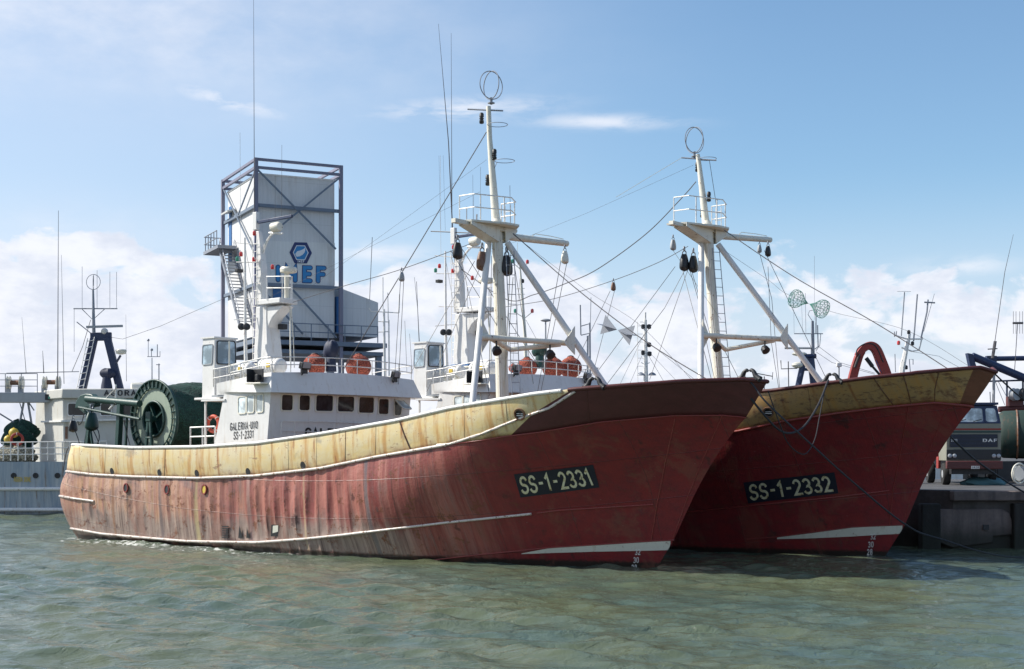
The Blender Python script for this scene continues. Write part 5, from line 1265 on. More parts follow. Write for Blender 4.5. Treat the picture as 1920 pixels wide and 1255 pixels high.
mb = MB(); mb.bar(a3(80, 791, 2.8), a3(118, 790, .15), .25, .1); mb.bar(a3(118, 790, .1), a3(300, 785, .1), .25, .1); mb.build('ledge', M['white'], wh3)
mb = MB(); mb.box(a3(92, 745, 1.8), (.4, .3, .35)); mb.build('side_light_screen', M['dark'], wh3); MB().box(a3(92.5, 746, 1.55), (.12, .1, .14)).build('side_light', M['lgreen'], wh3)
am = None
mb = MB(); mb.bar(a3(152, 742, 2), a3(177, 633, 2), .42, .36, (0, 1, 0)); mb.bar(a3(228, 742, 2), a3(201, 633, 2), .42, .36, (0, 1, 0)); mb.bar(a3(170, 632, 2), a3(209, 631, 2), .5, .28, (0, 1, 0)); am = mb.build('lattice_mast', M['navy'], b3, bevel=.03)
mb = MB(); ladder(mb, a3(147, 742, 1.7), a3(171, 633, 1.7), .42, (1, 0, .2), .03, .38); mb.build('ladder', M['railw'], am)
mb = MB(); mb.tube([a3(176, 632, 2), a3(174.5, 543, 2)], [.12, .06], 8); mb.tube([a3(138, 579, 2), a3(220, 579, 2)], .04, 6); mb.tube([a3(154, 580, 2), a3(174, 600, 2), a3(196, 580, 2)], .025, 5); mb.tube([a3(144, 604, 2), a3(174, 628, 2)], .03, 5)
for px, t_ in ((206, 510), (218.5, 510), (154, 500), (182, 507), (139, 660)): mb.tube([a3(px, 578, 2), a3(px, t_, 2)], .014, 4)
mb.build('topmast', M['steel'], am)
mb = MB(); c = a3(175, 529, 2); mb.ring(c, (.2, 1, 0), .46, .02, 36, 6); mb.ring(c, (1, .25, 0), .46, .02, 36, 6); mb.build('direction_finder_loop', M['steel'], am)
mb = MB(); mb.bar(a3(162, 613.5, 1.6), a3(230, 611.5, 1.6), .12, .14); mb.build('radar_scanner', M['grey'], am); mb = MB(); mb.ball(a3(196, 622, 2), .22, 14, 8); mb.build('radar_gearbox', M['white'], am)
mb = MB(); mb.lathe(a3(227, 665, 1.5), (0, 0, 1), [(0, .1), (.05, .3), (.24, .34), (.3, .3)], 18); mb.build('radome', M['cream'], am); mb = MB(); mb.bar(a3(212, 690, 2), a3(226, 667, 1.6), .1, .1); mb.build('bracket', M['navy'], am)
for px in (43, 49): pass
mb = MB()
for a, b, r in (((49,700),(41,595),.012),((108,740),(109.5,395),.022),((120,720),(115,478),.014),((82,700),(80,658),.02),((237,715),(236,590),.01)): mb.tube([a3(*a, 2), a3(*b, 2)], [r*1.6, r*.6], 5)
mb.build('whip_antenna', M['wire'], b3)
mb = MB(); mb.tube([a3(210, 633, 1), a3(230, 636, 1), a3(300, 612, 1), a3(420, 560, 1)], .012, 4); mb.tube([a3(135, 697, 1), a3(155, 650, 1), a3(170, 600, 1)], .02, 5); mb.build('aerial_wire', M['wire'], b3)
e = empty('covered_searchlight', P(200, 742, YA+1.5), 0, 'dark blue tarpaulin-covered searchlight on the roof of the grey-blue vessel', 'searchlight', 'covered searchlights')
mb = MB(); mb.tube([(0, 0, 0), (0, 0, .6), (0, 0, 1.2)], [.40, .34, .22], 12); mb.build('pedestal', M['tarp'], e); mb = MB(); mb.ball((0.05, 0, 1.35), .34, 14, 9, (1.3, .9, .9), lambda d: 1+.12*math.sin(4*math.atan2(d.y, d.x))); mb.build('cover', M['tarp'], e)
raftp = P(264, 741, YA+1.2); e = empty('life_raft_canister', raftp, R(20), 'pale raft canister lying on the roof of the grey-blue vessel', 'life raft', G1)
mb = MB(); mb.lathe((-.6, 0, .42), (1, 0, 0), [(0, .18), (.06, .32), (.6, .35), (1.15, .32), (1.2, .18)], 18); mb.build('canister', M['cream'], e); mb = MB(); mb.box((-.3, 0, .06), (.1, .6, .12)); mb.box((.3, 0, .06), (.1, .6, .12)); mb.build('cradle', M['cream'], e)
o = None
mb = MB(); rail(mb, [Vector((0, 0, 0)), Vector((1.2, 0, 0))], .75, .03, 2, 1); 
for px, s_, mt, lb in ((26, .30, 'yellow', 'upper yellow float piled on the stern of the grey-blue vessel'), (15, .24, 'yellow', 'lower yellow float piled on the stern of the grey-blue vessel')):
    mb = MB(); mb.ball((0, 0, 0), s_, 14, 10); mb.tube([(0, 0, s_*.9), (0, 0, s_*1.15)], .05, 6); o = mb.build('fishing_float', M[mt], None); o.location = P(px, 812 if px == 26 else 824, YA+1.4); tag(o, lb, 'float', 'yellow floats on the left vessel')
e = empty('lifebuoy', P(32, 824, YA+.9), 0, 'dull red lifebuoy on the stern of the grey-blue vessel', 'lifebuoy'); mb = MB(); mb.ring((0, 0, 0), (.2, -1, 0), .33, .08, 30, 8); mb.build('ring', M['red'], e); mb = MB(); mb.ring((0, 0, .33), (1, 0, 0), .09, .015, 10, 4); mb.ring((0, 0, -.33), (1, 0, 0), .09, .015, 10, 4); mb.build('grab_line', M['railw'], e)
def heap(name, c, r, sc, mt, label, cat_, seed):
    rs = random.Random(seed); ph = [(rs.uniform(0, 6), rs.randint(2, 9), rs.uniform(1, 6)) for _ in range(6)]
    def fn(d): return 1+sum(.07*math.sin(k*math.atan2(d.y, d.x)+a+b*d.z*2) for a, k, b in ph)
    mb = MB(); mb.ball((0, 0, 0), r, 40, 24, sc, fn); o = mb.build(name, M[mt], None, 80); o.location = c; return tag(o, label, cat_)
heap('net_heap', P(28, 855, YA+1.2), .75, (1.7, .8, .75), 'netpale', 'pale crumpled netting heaped behind the rail of the grey-blue vessel', 'net', 3)
heap('net_heap', P(38, 818, YA+2.6), .9, (1.1, .9, 1.05), 'net', 'dark peaked net pile beyond the yellow floats on the grey-blue vessel', 'net', 5)
# grey gantry with rope sheaves standing on that vessel's stern
mb = MB(); mb.box(a3(12, 746, 2.5), (6.4, .9, .62)); ga = mb.build('stern_gantry', M['grey'], b3, bevel=.04)
mb = MB()
for a, b, r in (((45,752),(36,800),.07),((52,752),(60,800),.07),((52,752),(64,770),.04),((-30,758),(32,796),.05),((36,752),(52,806),.03),((36,800),(34,866),.07),((60,800),(60,866),.07),((-60,750),(-60,866),.1)): mb.tube([a3(*a, 2.5), a3(*b, 2.5)], r, 7)
mb.build('gantry_leg', M['steel'], ga)
mb = MB(); rail(mb, [a3(-80, 736, 2.2), a3(70, 736, 2.2)], 1.15, .025, 5, 2); mb.tube([a3(12, 700, 2.2), a3(148, 697, 2.2)], .03, 5); mb.build('gantry_railing', M['steel'], ga)
for px in (15, 39, 83, 108):
    mb = MB(); mb.lathe(a3(px-2, 718, 2.5), (1, .1, 0), [(0, .001), (0, .36), (.03, .42), (.06, .36), (.16, .33), (.2, .42), (.24, .30), (.24, .001)], 26, False); s_ = mb.build('sheave', M['cream'], ga)
    mb = MB(); mb.box(a3(px, 730, 2.5), (.3, .2, .5)); mb.build('sheave_bracket', M['grey'], ga)
mb = MB(); mb.tube([a3(17, 718, 2.5), a3(38, 718, 2.5)], .15, 10); mb.tube([a3(85, 717, 2.5), a3(107, 717, 2.5)], .15, 10); mb.build('sheave_axle', M['rustpipe'], ga)
# ------------------------------------------------------------------ quay
ZQ = HC-75/FPX*55.5
def sheet(name, poly, z0, z1, mats):
    mb = MB(); n = len(poly); vs = [(x, y, z0) for x, y in poly]+[(x, y, z1) for x, y in poly]
    mb.cur = 0; mb.add(vs, [(i, (i+1) % n, n+(i+1) % n, n+i) for i in range(n)]); mb.cur = 1; mb.add([(x, y, z1) for x, y in poly], [tuple(range(n))])
    return tag(mb.build(name, mats), kind='structure')
sheet('quay', [(17.2,55.5),(90,57.5),(90,77),(-5.5,77),(-3,73.5)], -3, ZQ, [M['quay'], M['quaytop']])
sheet('far_quay', [(-400,101),(-22,100),(300,98),(900,900),(-900,900)], -3, ZQ+.2, [M['quay'], M['quaytop']])
# projecting deck slab with pale infill panels and dark fender piles below it
mb = MB(); mb.bar((17.1, 55.35, ZQ-.20), (90, 57.35, ZQ-.20), .5, .38); e = mb.build('quay_edge_beam', M['panel'], None, bevel=.04); tag(e, kind='structure')
for i, px in enumerate((1741, 1915, 2090)):
    mb = MB(); c = P(px, 1000, 55.4); mb.box((c.x, 55.3+.027*(c.x-17.2), .4), (.75, .5, 2.7)); o = mb.build('fender_pile', M['darkpile'], None, bevel=.05)
    tag(o, ['dark timber fender pile on the quay wall nearest the far bow', 'dark timber fender pile on the quay wall at the right edge', 'dark timber fender pile beyond the right edge'][i], 'fender', 'fender piles on the quay wall')
def panel(px0, px1):
    a = P(px0, 955, 55.35); b = P(px1, 955, 55.45); zt_ = a.z; pts = []
    x0, x1 = a.x, b.x; zb_ = .02
    pts = [(x0, a.y, zb_+.25), (x0, a.y, zt_), (x1-.45, b.y, zt_), (x1-.12, b.y, zt_-.15), (x1, b.y, zt_-.5), (x1, b.y, zb_+.5), (x1-.75, b.y, zb_+.45), (x1-.75, b.y, zb_+.2), (x0+.6, a.y, zb_)]
    mb = MB(); mb.prism([Vector(p)+Vector((0, -.05, 0)) for p in pts], (0, .3, 0)); o = mb.build('wall_panel', M['panel'], None, bevel=.05); return o
o = panel(1756, 1898); tag(o, 'pale concrete panel set in the dark quay wall under the truck', 'wall panel')
c = P(1849, 989, 55.28); MB().box((c.x, 55.30, c.z), (.22, .06, .2)).build('drain_opening', M['dark'], o)
# bollards
def bollard(p, label):
    e = empty('bollard', p, 0, label, 'bollard', 'bollards on the quay'); MB().lathe((0, 0, 0), (0, 0, 1), [(0, .2), (.06, .17), (.3, .14), (.36, .2), (.42, .19), (.46, .06)], 18).build('post', M['dark'], e)
bollard(Vector((22.6, 58.5, ZQ)), 'squat dark bollard near the quay edge right of the truck')
# ------------------------------------------------------------------ truck
YT = 63.5
def sc(px): return px/FPX*YT
tp = P(1824, 905, YT); tp.z = ZQ
tr = empty('truck', tp, R(-7), 'parked lorry with dull cream cab and dark red bumper on the quay', 'lorry')
u = YT/FPX                                       # metres per photograph pixel at the lorry
def tx(px): return (px-1824)*u
def tz(py): return (905-py)*u+.0
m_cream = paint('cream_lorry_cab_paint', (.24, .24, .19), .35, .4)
def rounded(mb, x0, x1, y0, y1, z0, z1): mb.box(((x0+x1)/2, (y0+y1)/2, (z0+z1)/2), (x1-x0, y1-y0, z1-z0))
xl, xr = tx(1776), tx(1875)
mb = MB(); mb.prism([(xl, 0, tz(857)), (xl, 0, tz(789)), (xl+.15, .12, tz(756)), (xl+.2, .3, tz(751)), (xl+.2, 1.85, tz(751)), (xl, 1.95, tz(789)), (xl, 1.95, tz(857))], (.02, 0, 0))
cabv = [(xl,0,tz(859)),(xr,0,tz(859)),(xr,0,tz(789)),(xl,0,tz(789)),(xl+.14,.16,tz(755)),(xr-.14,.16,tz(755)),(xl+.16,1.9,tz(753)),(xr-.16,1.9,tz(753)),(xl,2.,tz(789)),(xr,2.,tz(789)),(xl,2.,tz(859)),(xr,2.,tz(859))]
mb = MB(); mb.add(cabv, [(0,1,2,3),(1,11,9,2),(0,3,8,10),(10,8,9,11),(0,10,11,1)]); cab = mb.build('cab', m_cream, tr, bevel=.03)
mb = MB(); mb.add(cabv, [(3,2,5,4),(2,9,7,5),(3,4,6,8),(8,6,7,9),(4,5,7,6)]); mb.v = [Vector(p) for p in mb.v]; mb.box((0+(xl+xr)/2, 1.0, tz(751.5)), (xr-xl-.2, 1.9, .10)); upper = mb.build('cab_upper', M['navy'], tr)
def tq(x0, x1, z0, z1, y0, y1, off): return [(x0, y0-off, z0), (x1, y0-off, z0), (x1, y1-off, z1), (x0, y1-off, z1)]
def frontq(px0, px1, py0, py1, off, sub=0):      # rectangle on the sloping windscreen plane
    f = lambda py: .16*(789-py)/34.
    return [(tx(px0), f(py0)-off, tz(py0)), (tx(px1), f(py0)-off, tz(py0)), (tx(px1), f(py1)-off, tz(py1)), (tx(px0), f(py1)-off, tz(py1))]
window('windscreen', [M['navy'], M['paleglass']], [frontq(1786, 1846, 761, 786, .006)[0], frontq(1786, 1846, 761, 786, .006)[1], frontq(1786, 1843, 786, 761, 0)[1], frontq(1786, 1843, 786, 761, 0)[0]], upper, (0, -1, .2), .1, .04) if False else None
f_ = lambda py: .16*(789-py)/34.
window('windscreen', [M['navy'], M['paleglass']], [(tx(1786), f_(760)-.008, tz(760)), (tx(1842), f_(760)-.008, tz(760)), (tx(1843), f_(786)-.008, tz(786)), (tx(1783), f_(786)-.008, tz(786))], upper, (0, -1, .15), .1, .04)
window('windscreen_pane', [M['navy'], M['paleglass']], [(tx(1847), f_(760)-.008, tz(760)), (tx(1865), f_(760)-.008, tz(760)), (tx(1869), f_(786)-.008, tz(786)), (tx(1848), f_(786)-.008, tz(786))], upper, (0, -1, .15), .1, .04)
mb = MB(); mb.bar((tx(1825), -.04, tz(785)), (tx(1840), .03, tz(781)), .03, .03); mb.bar((tx(1795), -.04, tz(785)), (tx(1812), .03, tz(781)), .03, .03); mb.build('wiper', M['dark'], upper)
mb = MB(); mb.box(((xl+xr)/2, -.015, tz(799.5)), (xr-xl+.01, .03, .07)); mb.build('red_stripe', M['red'], cab)
mb = MB(); mb.box(((xl+xr)/2, -.015, tz(804.5)), (xr-xl+.01, .03, .07)); mb.build('green_stripe', M['green'], cab)
mb = MB(); mb.box(((tx(1781)+tx(1869))/2, -.02, tz(821)), (tx(1869)-tx(1781), .05, tz(809)-tz(833))); gr = mb.build('grille', M['dark'], cab, bevel=.015)
mb = MB(); 
for k in range(9): mb.box(((tx(1782)+tx(1868))/2, -.05, tz(811+k*2.6)), (tx(1867)-tx(1783), .012, .018))
mb.build('grille_bars', M['navy'], cab)
mb = MB(); strokes(mb, 'D', lambda a, b, k: (tx(1842)+a*.17, -.066-k*.001, tz(823)+b*.12), sw=.2); strokes(mb, 'A', lambda a, b, k: (tx(1852)+a*.17, -.066-k*.001, tz(823)+b*.12), sw=.2); strokes(mb, 'F', lambda a, b, k: (tx(1862)+a*.15, -.066-k*.001, tz(823)+b*.12), sw=.2)
mb.build('badge_lettering', M['railw'], cab); mb = MB(); strokes(mb, '2800', lambda a, b, k: (tx(1784)+a*.27, -.066-k*.001, tz(822.5)+b*.1), sw=.16); mb.build('badge_lettering', M['railw'], cab)
mb = MB(); mb.box(((xl+xr)/2, -.01, tz(847)), (xr-xl, .06, tz(838)-tz(857))); mb.build('lamp_panel', M['dark'], cab, bevel=.015)
for px in (1782, 1790.5, 1862, 1870.5): mb = MB(); mb.lathe((tx(px), -.03, tz(849.5)), (0, -1, 0), [(0, .085), (.03, .095), (.05, .085), (.06, .03)], 16); mb.build('headlight', M['lclear'], tr, 60)
mb = MB(); mb.box(((tx(1775)+tx(1877))/2, -.06, tz(866.5)), (tx(1877)-tx(1775), .3, tz(859)-tz(874))); mb.build('bumper', M['maroon'], tr, bevel=.03)
mb = MB(); mb.box((tx(1827), -.222, tz(871)), (.36, .012, .13)); pl = mb.build('licence_plate', M['railw'], tr); mb = MB(); strokes(mb, '3828', lambda a, b, k: (tx(1827)-.16+a*.32, -.232-k*.001, tz(871)-.04+b*.08), sw=.14); mb.build('plate_characters', M['dark'], pl)
for x in (tx(1783), tx(1866)):
    for y in (1.1, 5.2): 
        mb = MB(); mb.lathe((x-.16, y, .5), (1, 0, 0), [(0, .30), (0, .46), (.05, .50), (.27, .50), (.32, .46), (.32, .30)], 30); w_ = mb.build('wheel', M['tyre'], tr, 40); mb = MB(); mb.lathe((x-.17, y, .5), (1, 0, 0), [(0, .12), (.03, .3), (.31, .3), (.34, .12)], 20); mb.build('rim', M['grey'], w_)
mb = MB(); mb.box(((xl+xr)/2, 4.2, .95), (.9, 8.2, .25)); mb.box(((xl+xr)/2, .5, .75), (1.9, .9, .5)); mb.build('chassis', M['dark'], tr); mb = MB(); mb.box(((xl+xr)/2, 5.6, 1.35), (2.4, 5.2, .35)); mb.box((xl+.02, 2.15, 1.0), (.12, .5, .55)); mb.build('cargo_bed', M['red'], tr, bevel=.02)
mb = MB(); mb.bar((xl-.28, .25, tz(790)), (xl-.02, .25, tz(785)), .03, .03); mb.box((xl-.3, .22, tz(800)), (.12, .05, .4)); mb.build('mirror', M['dark'], tr)
# folded red loader crane (its own machine beyond the far bow)
kb = P(1630, 905, 68); kb.z = ZQ
kc = empty('knuckle_crane', kb, 0, 'folded red hydraulic loader crane rising behind the far bow', 'crane')
uk = 68/FPX
def k(px, py, y=0.): return Vector(((px-1630)*uk, y, HC-(py-YH)*uk-ZQ))
mb = MB(); mb.box(k(1630, 850)*1.0, (1.6, 1.3, .9)); mb.tube([(0, 0, 0), k(1630, 850)], .45, 14); mb.build('pedestal', M['red'], kc, bevel=.03)
def arm(pts, ws, d=.3):
    mb = MB(); m_ = len(pts); L = cat([k(*p) for p in pts], 5); n = len(L); ws = [float(np.interp(i/5, range(m_), ws)) for i in range(n)]; vs = []
    for i, p in enumerate(L):
        t_ = (L[min(i+1, n-1)]-L[max(i-1, 0)]).normalized(); s_ = Vector((t_.z, 0, -t_.x))*ws[i]/2*uk
        vs += [p+s_+Vector((0, -d/2, 0)), p-s_+Vector((0, -d/2, 0)), p-s_+Vector((0, d/2, 0)), p+s_+Vector((0, d/2, 0))]
    mb.add(vs, [(4*r+i, 4*r+(i+1) % 4, 4*(r+1)+(i+1) % 4, 4*(r+1)+i) for r in range(n-1) for i in range(4)]+[(3,2,1,0), tuple(range(4*n-4, 4*n))]); return mb
ar = arm([(1590,760),(1598,712),(1609,672),(1617,658)], [17,16,15,12]).build('lower_boom', M['red'], kc, 30, .03)
ar2 = arm([(1608,668),(1618,655),(1630,648.5),(1642,655),(1652,678),(1663,708),(1672,760)], [12,13,15,17,18,17,16], .38).build('outer_boom', M['red'], kc, 30, .03)
mb = MB(); mb.tube([k(1622, 672, -.2), k(1634, 688, -.2)], .10, 8); mb.tube([k(1634, 688, -.2), k(1655, 712, -.2)], .06, 8); mb.tube([k(1610, 665, -.2), k(1601, 690, -.2)], .06, 8); mb.build('hydraulic_ram', M['dark'], kc)
mb = MB(); mb.tube(cat([k(1604, 668, -.2), k(1606, 655, -.2), k(1622, 645, -.2), k(1640, 650, -.2), k(1654, 680, -.2)], 5), .03, 5); mb.build('hydraulic_hose', M['dark'], kc)
mb = MB(); a, b = k(1643, 676, -.16), k(1653, 698, -.16); mb.bar(a, b, .02, .12, (1, 0, .4)); mb.build('blue_decal', M['blue'], ar2)
# ------------------------------------------------------------------ blue deck crane / gear at the right edge
def px_thing(name, label, cat_, px, Y, z0=None, grp=None):
    o = P(px, 905, Y); o.z = ZQ if z0 is None else z0; e = empty(name, o, 0, label, cat_, grp); return e, (lambda x, y, d=0.: P(x, y, Y+d)-o)
e, b = px_thing('deck_crane', 'blue tubular derrick boom slanting down at the right edge', 'crane', 1935, 72)
mb = MB(); mb.tube([b(1822, 668), b(1930, 713), b(1975, 732)], .20, 14); mb.prism([b(1814, 662, -.2), b(1824, 664, -.2), b(1832, 690, -.2), b(1821, 695, -.2)], (0, .4, 0)); mb.build('boom', M['navy'], e, bevel=.02)
mb = MB(); mb.tube([b(1858, 673, .8), b(1990, 671, .8)], .13, 10); mb.box(b(1858, 675, .8), (.5, .3, .4)); mb.build('upper_beam', M['navy'], e)
mb = MB(); mb.box(b(1972, 825), (.6, .6, 4.5)); mb.tube([b(1828, 716, .5), b(1930, 713, .5)], .05, 6)
for px in (1888, 1918): mb.tube([b(px, 714, .5), b(px, 770, .5)], .05, 6)
mb.build('post', M['navy'], e)
mb = MB(); mb.tube([b(1873, 768), b(1930, 764)], .16, 10); mb.box(b(1902, 753), (.7, .5, .5)); mb.build('winch_frame', M['maroon'], e)
for px, r in ((1899, .30), (1916, .30)): mb = MB(); mb.lathe(b(px, 740, -.3), (.5, -1, 0), [(0, r*.4), (0, r), (.06, r*1.08), (.10, r), (.25, r*.8), (.3, r)], 24); mb.build('sheave', M['grey'] if px == 1899 else M['dark'], e)
mb = MB()
for a_, c_, r in (((1864,680),(1862,800),.07),((1856,735),(1858,770),.03),((1889,793),(1900,765),.07),((1896,796),(1908,768),.07),((1866,715),(1884,760),.015),((1872,716),(1888,745),.015)): mb.tube([b(*a_), b(*c_)], r, 6)
mb.build('strut', M['grey'], e)
mb = MB(); mb.tube([b(1861, 672), b(1866, 640)], .08, 6); mb.tube([b(1852, 655), b(1870, 654)], .03, 5); mb.tube([b(1864, 650), b(1884, 510), b(1900, 440)], [.02, .016, .008], 5); mb.tube([b(1902, 700), b(1908, 605)], .02, 5); mb.tube([b(1899, 606), b(1918, 606)], .06, 6)
for px in (1900, 1905, 1912, 1917): mb.tube([b(px, 584), b(px, 626)], .012, 4)
mb.build('whip_antenna', M['wire'], e)
e, b = px_thing('net_drum', 'big green net drum lying on the quay at the right edge behind the lorry', 'net drum', 1905, 69.5)
c = b(1915, 815); mb = MB(); mb.lathe(c+Vector((-.9, 0, 0)), (1, -.3, 0), [(-.35, .2), (-.3, .95), (0, 1.15), (.9, 1.18), (2.2, 1.12), (2.4, .3)], 36); mb.build('wound_net', paint('rusty_dark_green_net', (.012, .035, .028), .7, .7, (.10, .05, .03)), e, 60)
mb = MB(); mb.ring(c+Vector((-.3, -.2, 0)), (1, -.3, 0), 1.17, .05, 40, 6); mb.ring(c+Vector((.5, -.4, 0)), (1, -.3, 0), 1.2, .04, 40, 6); mb.build('flange', M['rustpipe'], e); mb = MB(); mb.box((.2, 0, .55), (2.8, 1.6, 1.0)); mb.build('cradle', M['dark'], e, bevel=.04)
e, b = px_thing('wheel_rim', 'loose cream wheel rim standing on the quay at the right edge', 'wheel', 1910, 62); mb = MB(); mb.ring(b(1911, 888), (.55, -1, 0), .43, .04, 40, 7); mb.ring(b(1911, 888), (.55, -1, 0), .33, .02, 40, 5); mb.build('rim', M['cream'], e); MB().lathe(b(1911, 888)+Vector((0, .05, 0)), (.55, 1, 0), [(0, .3), (.05, .33), (.1, .3)], 24).build('disc', M['grey'], e)
o = (lambda mb: mb)(MB()); o.ball((0, 0, 0), .5, 26, 12, (2.0, .9, .5), lambda d: 1+.1*math.sin(5*math.atan2(d.y, d.x)+3*d.z)+.06*math.sin(11*math.atan2(d.y, d.x)))
q = o.build('rope_heap', paint('blue_green_rope', (.10, .22, .24), .1, .8), None, 80); q.location = (P(1858, 905, 63.5).x, 64.4, ZQ+.1); tag(q, 'low heap of blue-green rope on the quay right of the lorry wheel', 'rope')
# ------------------------------------------------------------------ lamps on the quay
def street_lamp(px, py, Y, label, kind):
    p = P(px, 905, Y); p.z = ZQ; e = empty('street_lamp', p, 0, label, 'street lamp', 'quay lamps'); H_ = HC-(py-YH)/FPX*Y-ZQ
    MB().tube([(0, 0, 0), (0, 0, 1.), (0, 0, H_)], [.09, .06, .04], 8).build('pole', M['grey'], e)
    mb = MB()
    if kind: mb.ball((0, 0, H_+.06), .27, 18, 8, (1, .55, .32)); mb.build('lamp_head', M['grey'], e)
    else: mb.box((0, 0, H_+.1), (.26, .2, .22)); mb.build('lamp_head', M['railw'], e, bevel=.03)
street_lamp(1023, 603, 74, 'street lamp with an oval head seen under the near trawler boom', True)
street_lamp(1573, 688, 72, 'short pole with a small boxy lamp left of the red folded crane', False)
# ------------------------------------------------------------------ tower
fy = 26.; Y0 = 106.; cT = P(480, 845, Y0); ZG = ZQ+.2
tw = empty('ice_tower', (cT.x, cT.y, ZG), R(fy), 'tall pale clad tower in a steel frame with a blue hexagon emblem', 'tower')
WT, LT = .0610*Y0, .091*Y0
def ty(px, py, d=0.):                            # point on the front plane of the tower
    c_, s_ = math.cos(R(fy)), math.sin(R(fy)); k_ = (px-960)/FPX; a = (k_*(Y0+d*c_)-(cT.x-d*s_))/(c_-k_*s_)
    Y = Y0+a*s_+d*c_; return Vector((a, d, HC-(py-YH)/FPX*Y-ZG))
def tl_(px, py, a=0.):                            # point on the left face
    c_, s_ = math.cos(R(fy)), math.sin(R(fy)); k_ = (px-960)/FPX; d = (k_*(Y0+a*s_)-(cT.x+a*c_))/(-s_-k_*c_)
    Y = Y0+a*s_+d*c_; return Vector((a, d, HC-(py-YH)/FPX*Y-ZG))
zt0 = ty(486, 327, .5).z; zb0 = ty(486, 534, .5).z; zb1 = ty(560, 632, .5).z; x0 = .28; x1 = ty(627, 336, .5).x
mb = MB(); mb.box(((x0+x1)/2, LT/2, (zt0+zb1)/2), (x1-x0, LT-1.0, zt0-zb1)); box_ = mb.build('cladding', M['clad'], tw)
mb = MB(); mb.box(((x0+x1)/2, LT/2, zt0+.03), (x1-x0+.12, LT-.9, .12)); mb.build('roof', M['clad2'], tw)
ztop = ty(480, 296).z; zr2 = ty(480, 310).z; fr_ = M['bluegrey']; lilac = paint('lilac_grey_steelwork', (.19, .19, .26), .15, .5)
mb = MB()
for x, y in ((0, 0), (x1+.35, 0), (0, LT), (x1+.35, LT)): mb.box((x, y, ztop/2), (.28, .28, ztop))
mb.build('corner_post', lilac, tw, bevel=.02)
XR = x1+.35; zm = ty(480, 384).z; zl = ty(480, 532).z
mb = MB()
for z_ in (ztop-.1, zr2-.15): 
    for a, b in (((0,0),(XR,0)),((0,0),(0,LT)),((XR,0),(XR,LT)),((0,LT),(XR,LT))): mb.bar((a[0], a[1], z_), (b[0], b[1], z_), .18, .2)
for q in (.33, .66): mb.bar((0, LT*q, zr2-.15), (XR, LT*q, zr2-.15), .12, .14)
mb.build('top_frame', lilac, tw)
mb = MB()
for z_ in (zm, zl): mb.bar((0, .1, z_), (XR, .1, z_), .2, .24); mb.bar((.1, 0, z_), (.1, LT, z_), .2, .24)
mb.build('middle_beam', fr_, tw)
mb = MB(); z_ = ty(480, 455).z
for a, b in ((( .1, 0, zr2-.3), (XR-.4, 0, z_-.1)), ((XR, 0, zr2-.3), (XR*.28, 0, zm-1.5)), ((0, .2, zr2-.3), (0, LT*.52, zm)), ((0, LT-.2, zr2-.2), (0, .3, zl+2.2)), ((.2, .1, zl-.1), (XR*.55, .1, zb1+.2)), ((XR*.4, .1, zl-.1), (XR-.3, .1, zb1))): mb.bar(a, b, .09, .13)
mb.build('cross_brace', fr_, tw)
# logo and letters
def tf(a, b, k_=0): return None
yF = .5-.02
def quad_t(tl, tr, br, bl, off):
    def f(u, v, k_=0):
        px = (bl[0]*(1-u)+br[0]*u)*(1-v)+(tl[0]*(1-u)+tr[0]*u)*v; py = (bl[1]*(1-u)+br[1]*u)*(1-v)+(tl[1]*(1-u)+tr[1]*u)*v
        return ty(px, py, .5-off-k_*.003)
    return f
def z3(cx, cy): return 360+cx/4.4825, 280+cy/4.4825
mb = MB(); px0, py0 = z3(550, 770); a = ty(*z3(566, 768), .47); b_ = ty(*z3(1200, 790), .47); c_ = ty(*z3(1200, 1146), .47); d_ = ty(*z3(566, 1130), .47); mb.prism([a, b_, c_, d_], (0, .03, 0)); mb.build('sign_panel', M['clad2'], tw)
dkb = paint('navy_sign_outline', (.015, .03, .13), .05, .4); brb = paint('bright_blue_sign', (.02, .22, .50), .05, .4); whs = paint('white_sign', (.75, .77, .80), .05, .4)
words = [z3(*c) for c in ((712, 990), (1124, 1000), (1122, 1110), (712, 1098))]
mb = MB(); strokes(mb, 'IMEF', quad_t(*words, .05), sw=.38, gap=.42, round_cap=True); mb.build('sign_outline', dkb, tw)
mb = MB(); strokes(mb, 'IMEF', quad_t(*words, .07), sw=.27, gap=.42, round_cap=True); mb.build('sign_letters', brb, tw)
hexa = [z3(*c) for c in ((862, 782), (965, 784), (1008, 872), (966, 960), (862, 958), (820, 868))]
mb = MB(); mb.prism([ty(*c, .44) for c in hexa], (0, .03, 0)); hx = mb.build('emblem', dkb, tw)
hc = z3(914, 868)
def sh(L, k_, dy=0): return [(hc[0]+(x-hc[0])*k_, hc[1]+(y-hc[1])*k_+dy) for x, y in L]
mb = MB(); mb.prism([ty(*c, .425) for c in sh(hexa, .70)], (0, .01, 0)); mb.build('emblem_border', whs, hx)
mb = MB(); mb.prism([ty(*c, .41) for c in sh(hexa, .62)], (0, .01, 0)); mb.build('emblem_field', brb, hx)
mb = MB(); mb.prism([ty(*z3(*c), .395) for c in ((868,880),(884,858),(915,850),(940,838),(950,826),(952,850),(946,868),(930,888),(905,900),(880,905))], (0, .01, 0)); mb.build('emblem_figure', whs, hx)
mb = MB(); w2 = [z3(*c) for c in ((888, 934), (944, 935), (944, 953), (888, 952))]; strokes(mb, 'IMEF', quad_t(*w2, .12), sw=.22, gap=.3); mb.build('emblem_letters', whs, hx)
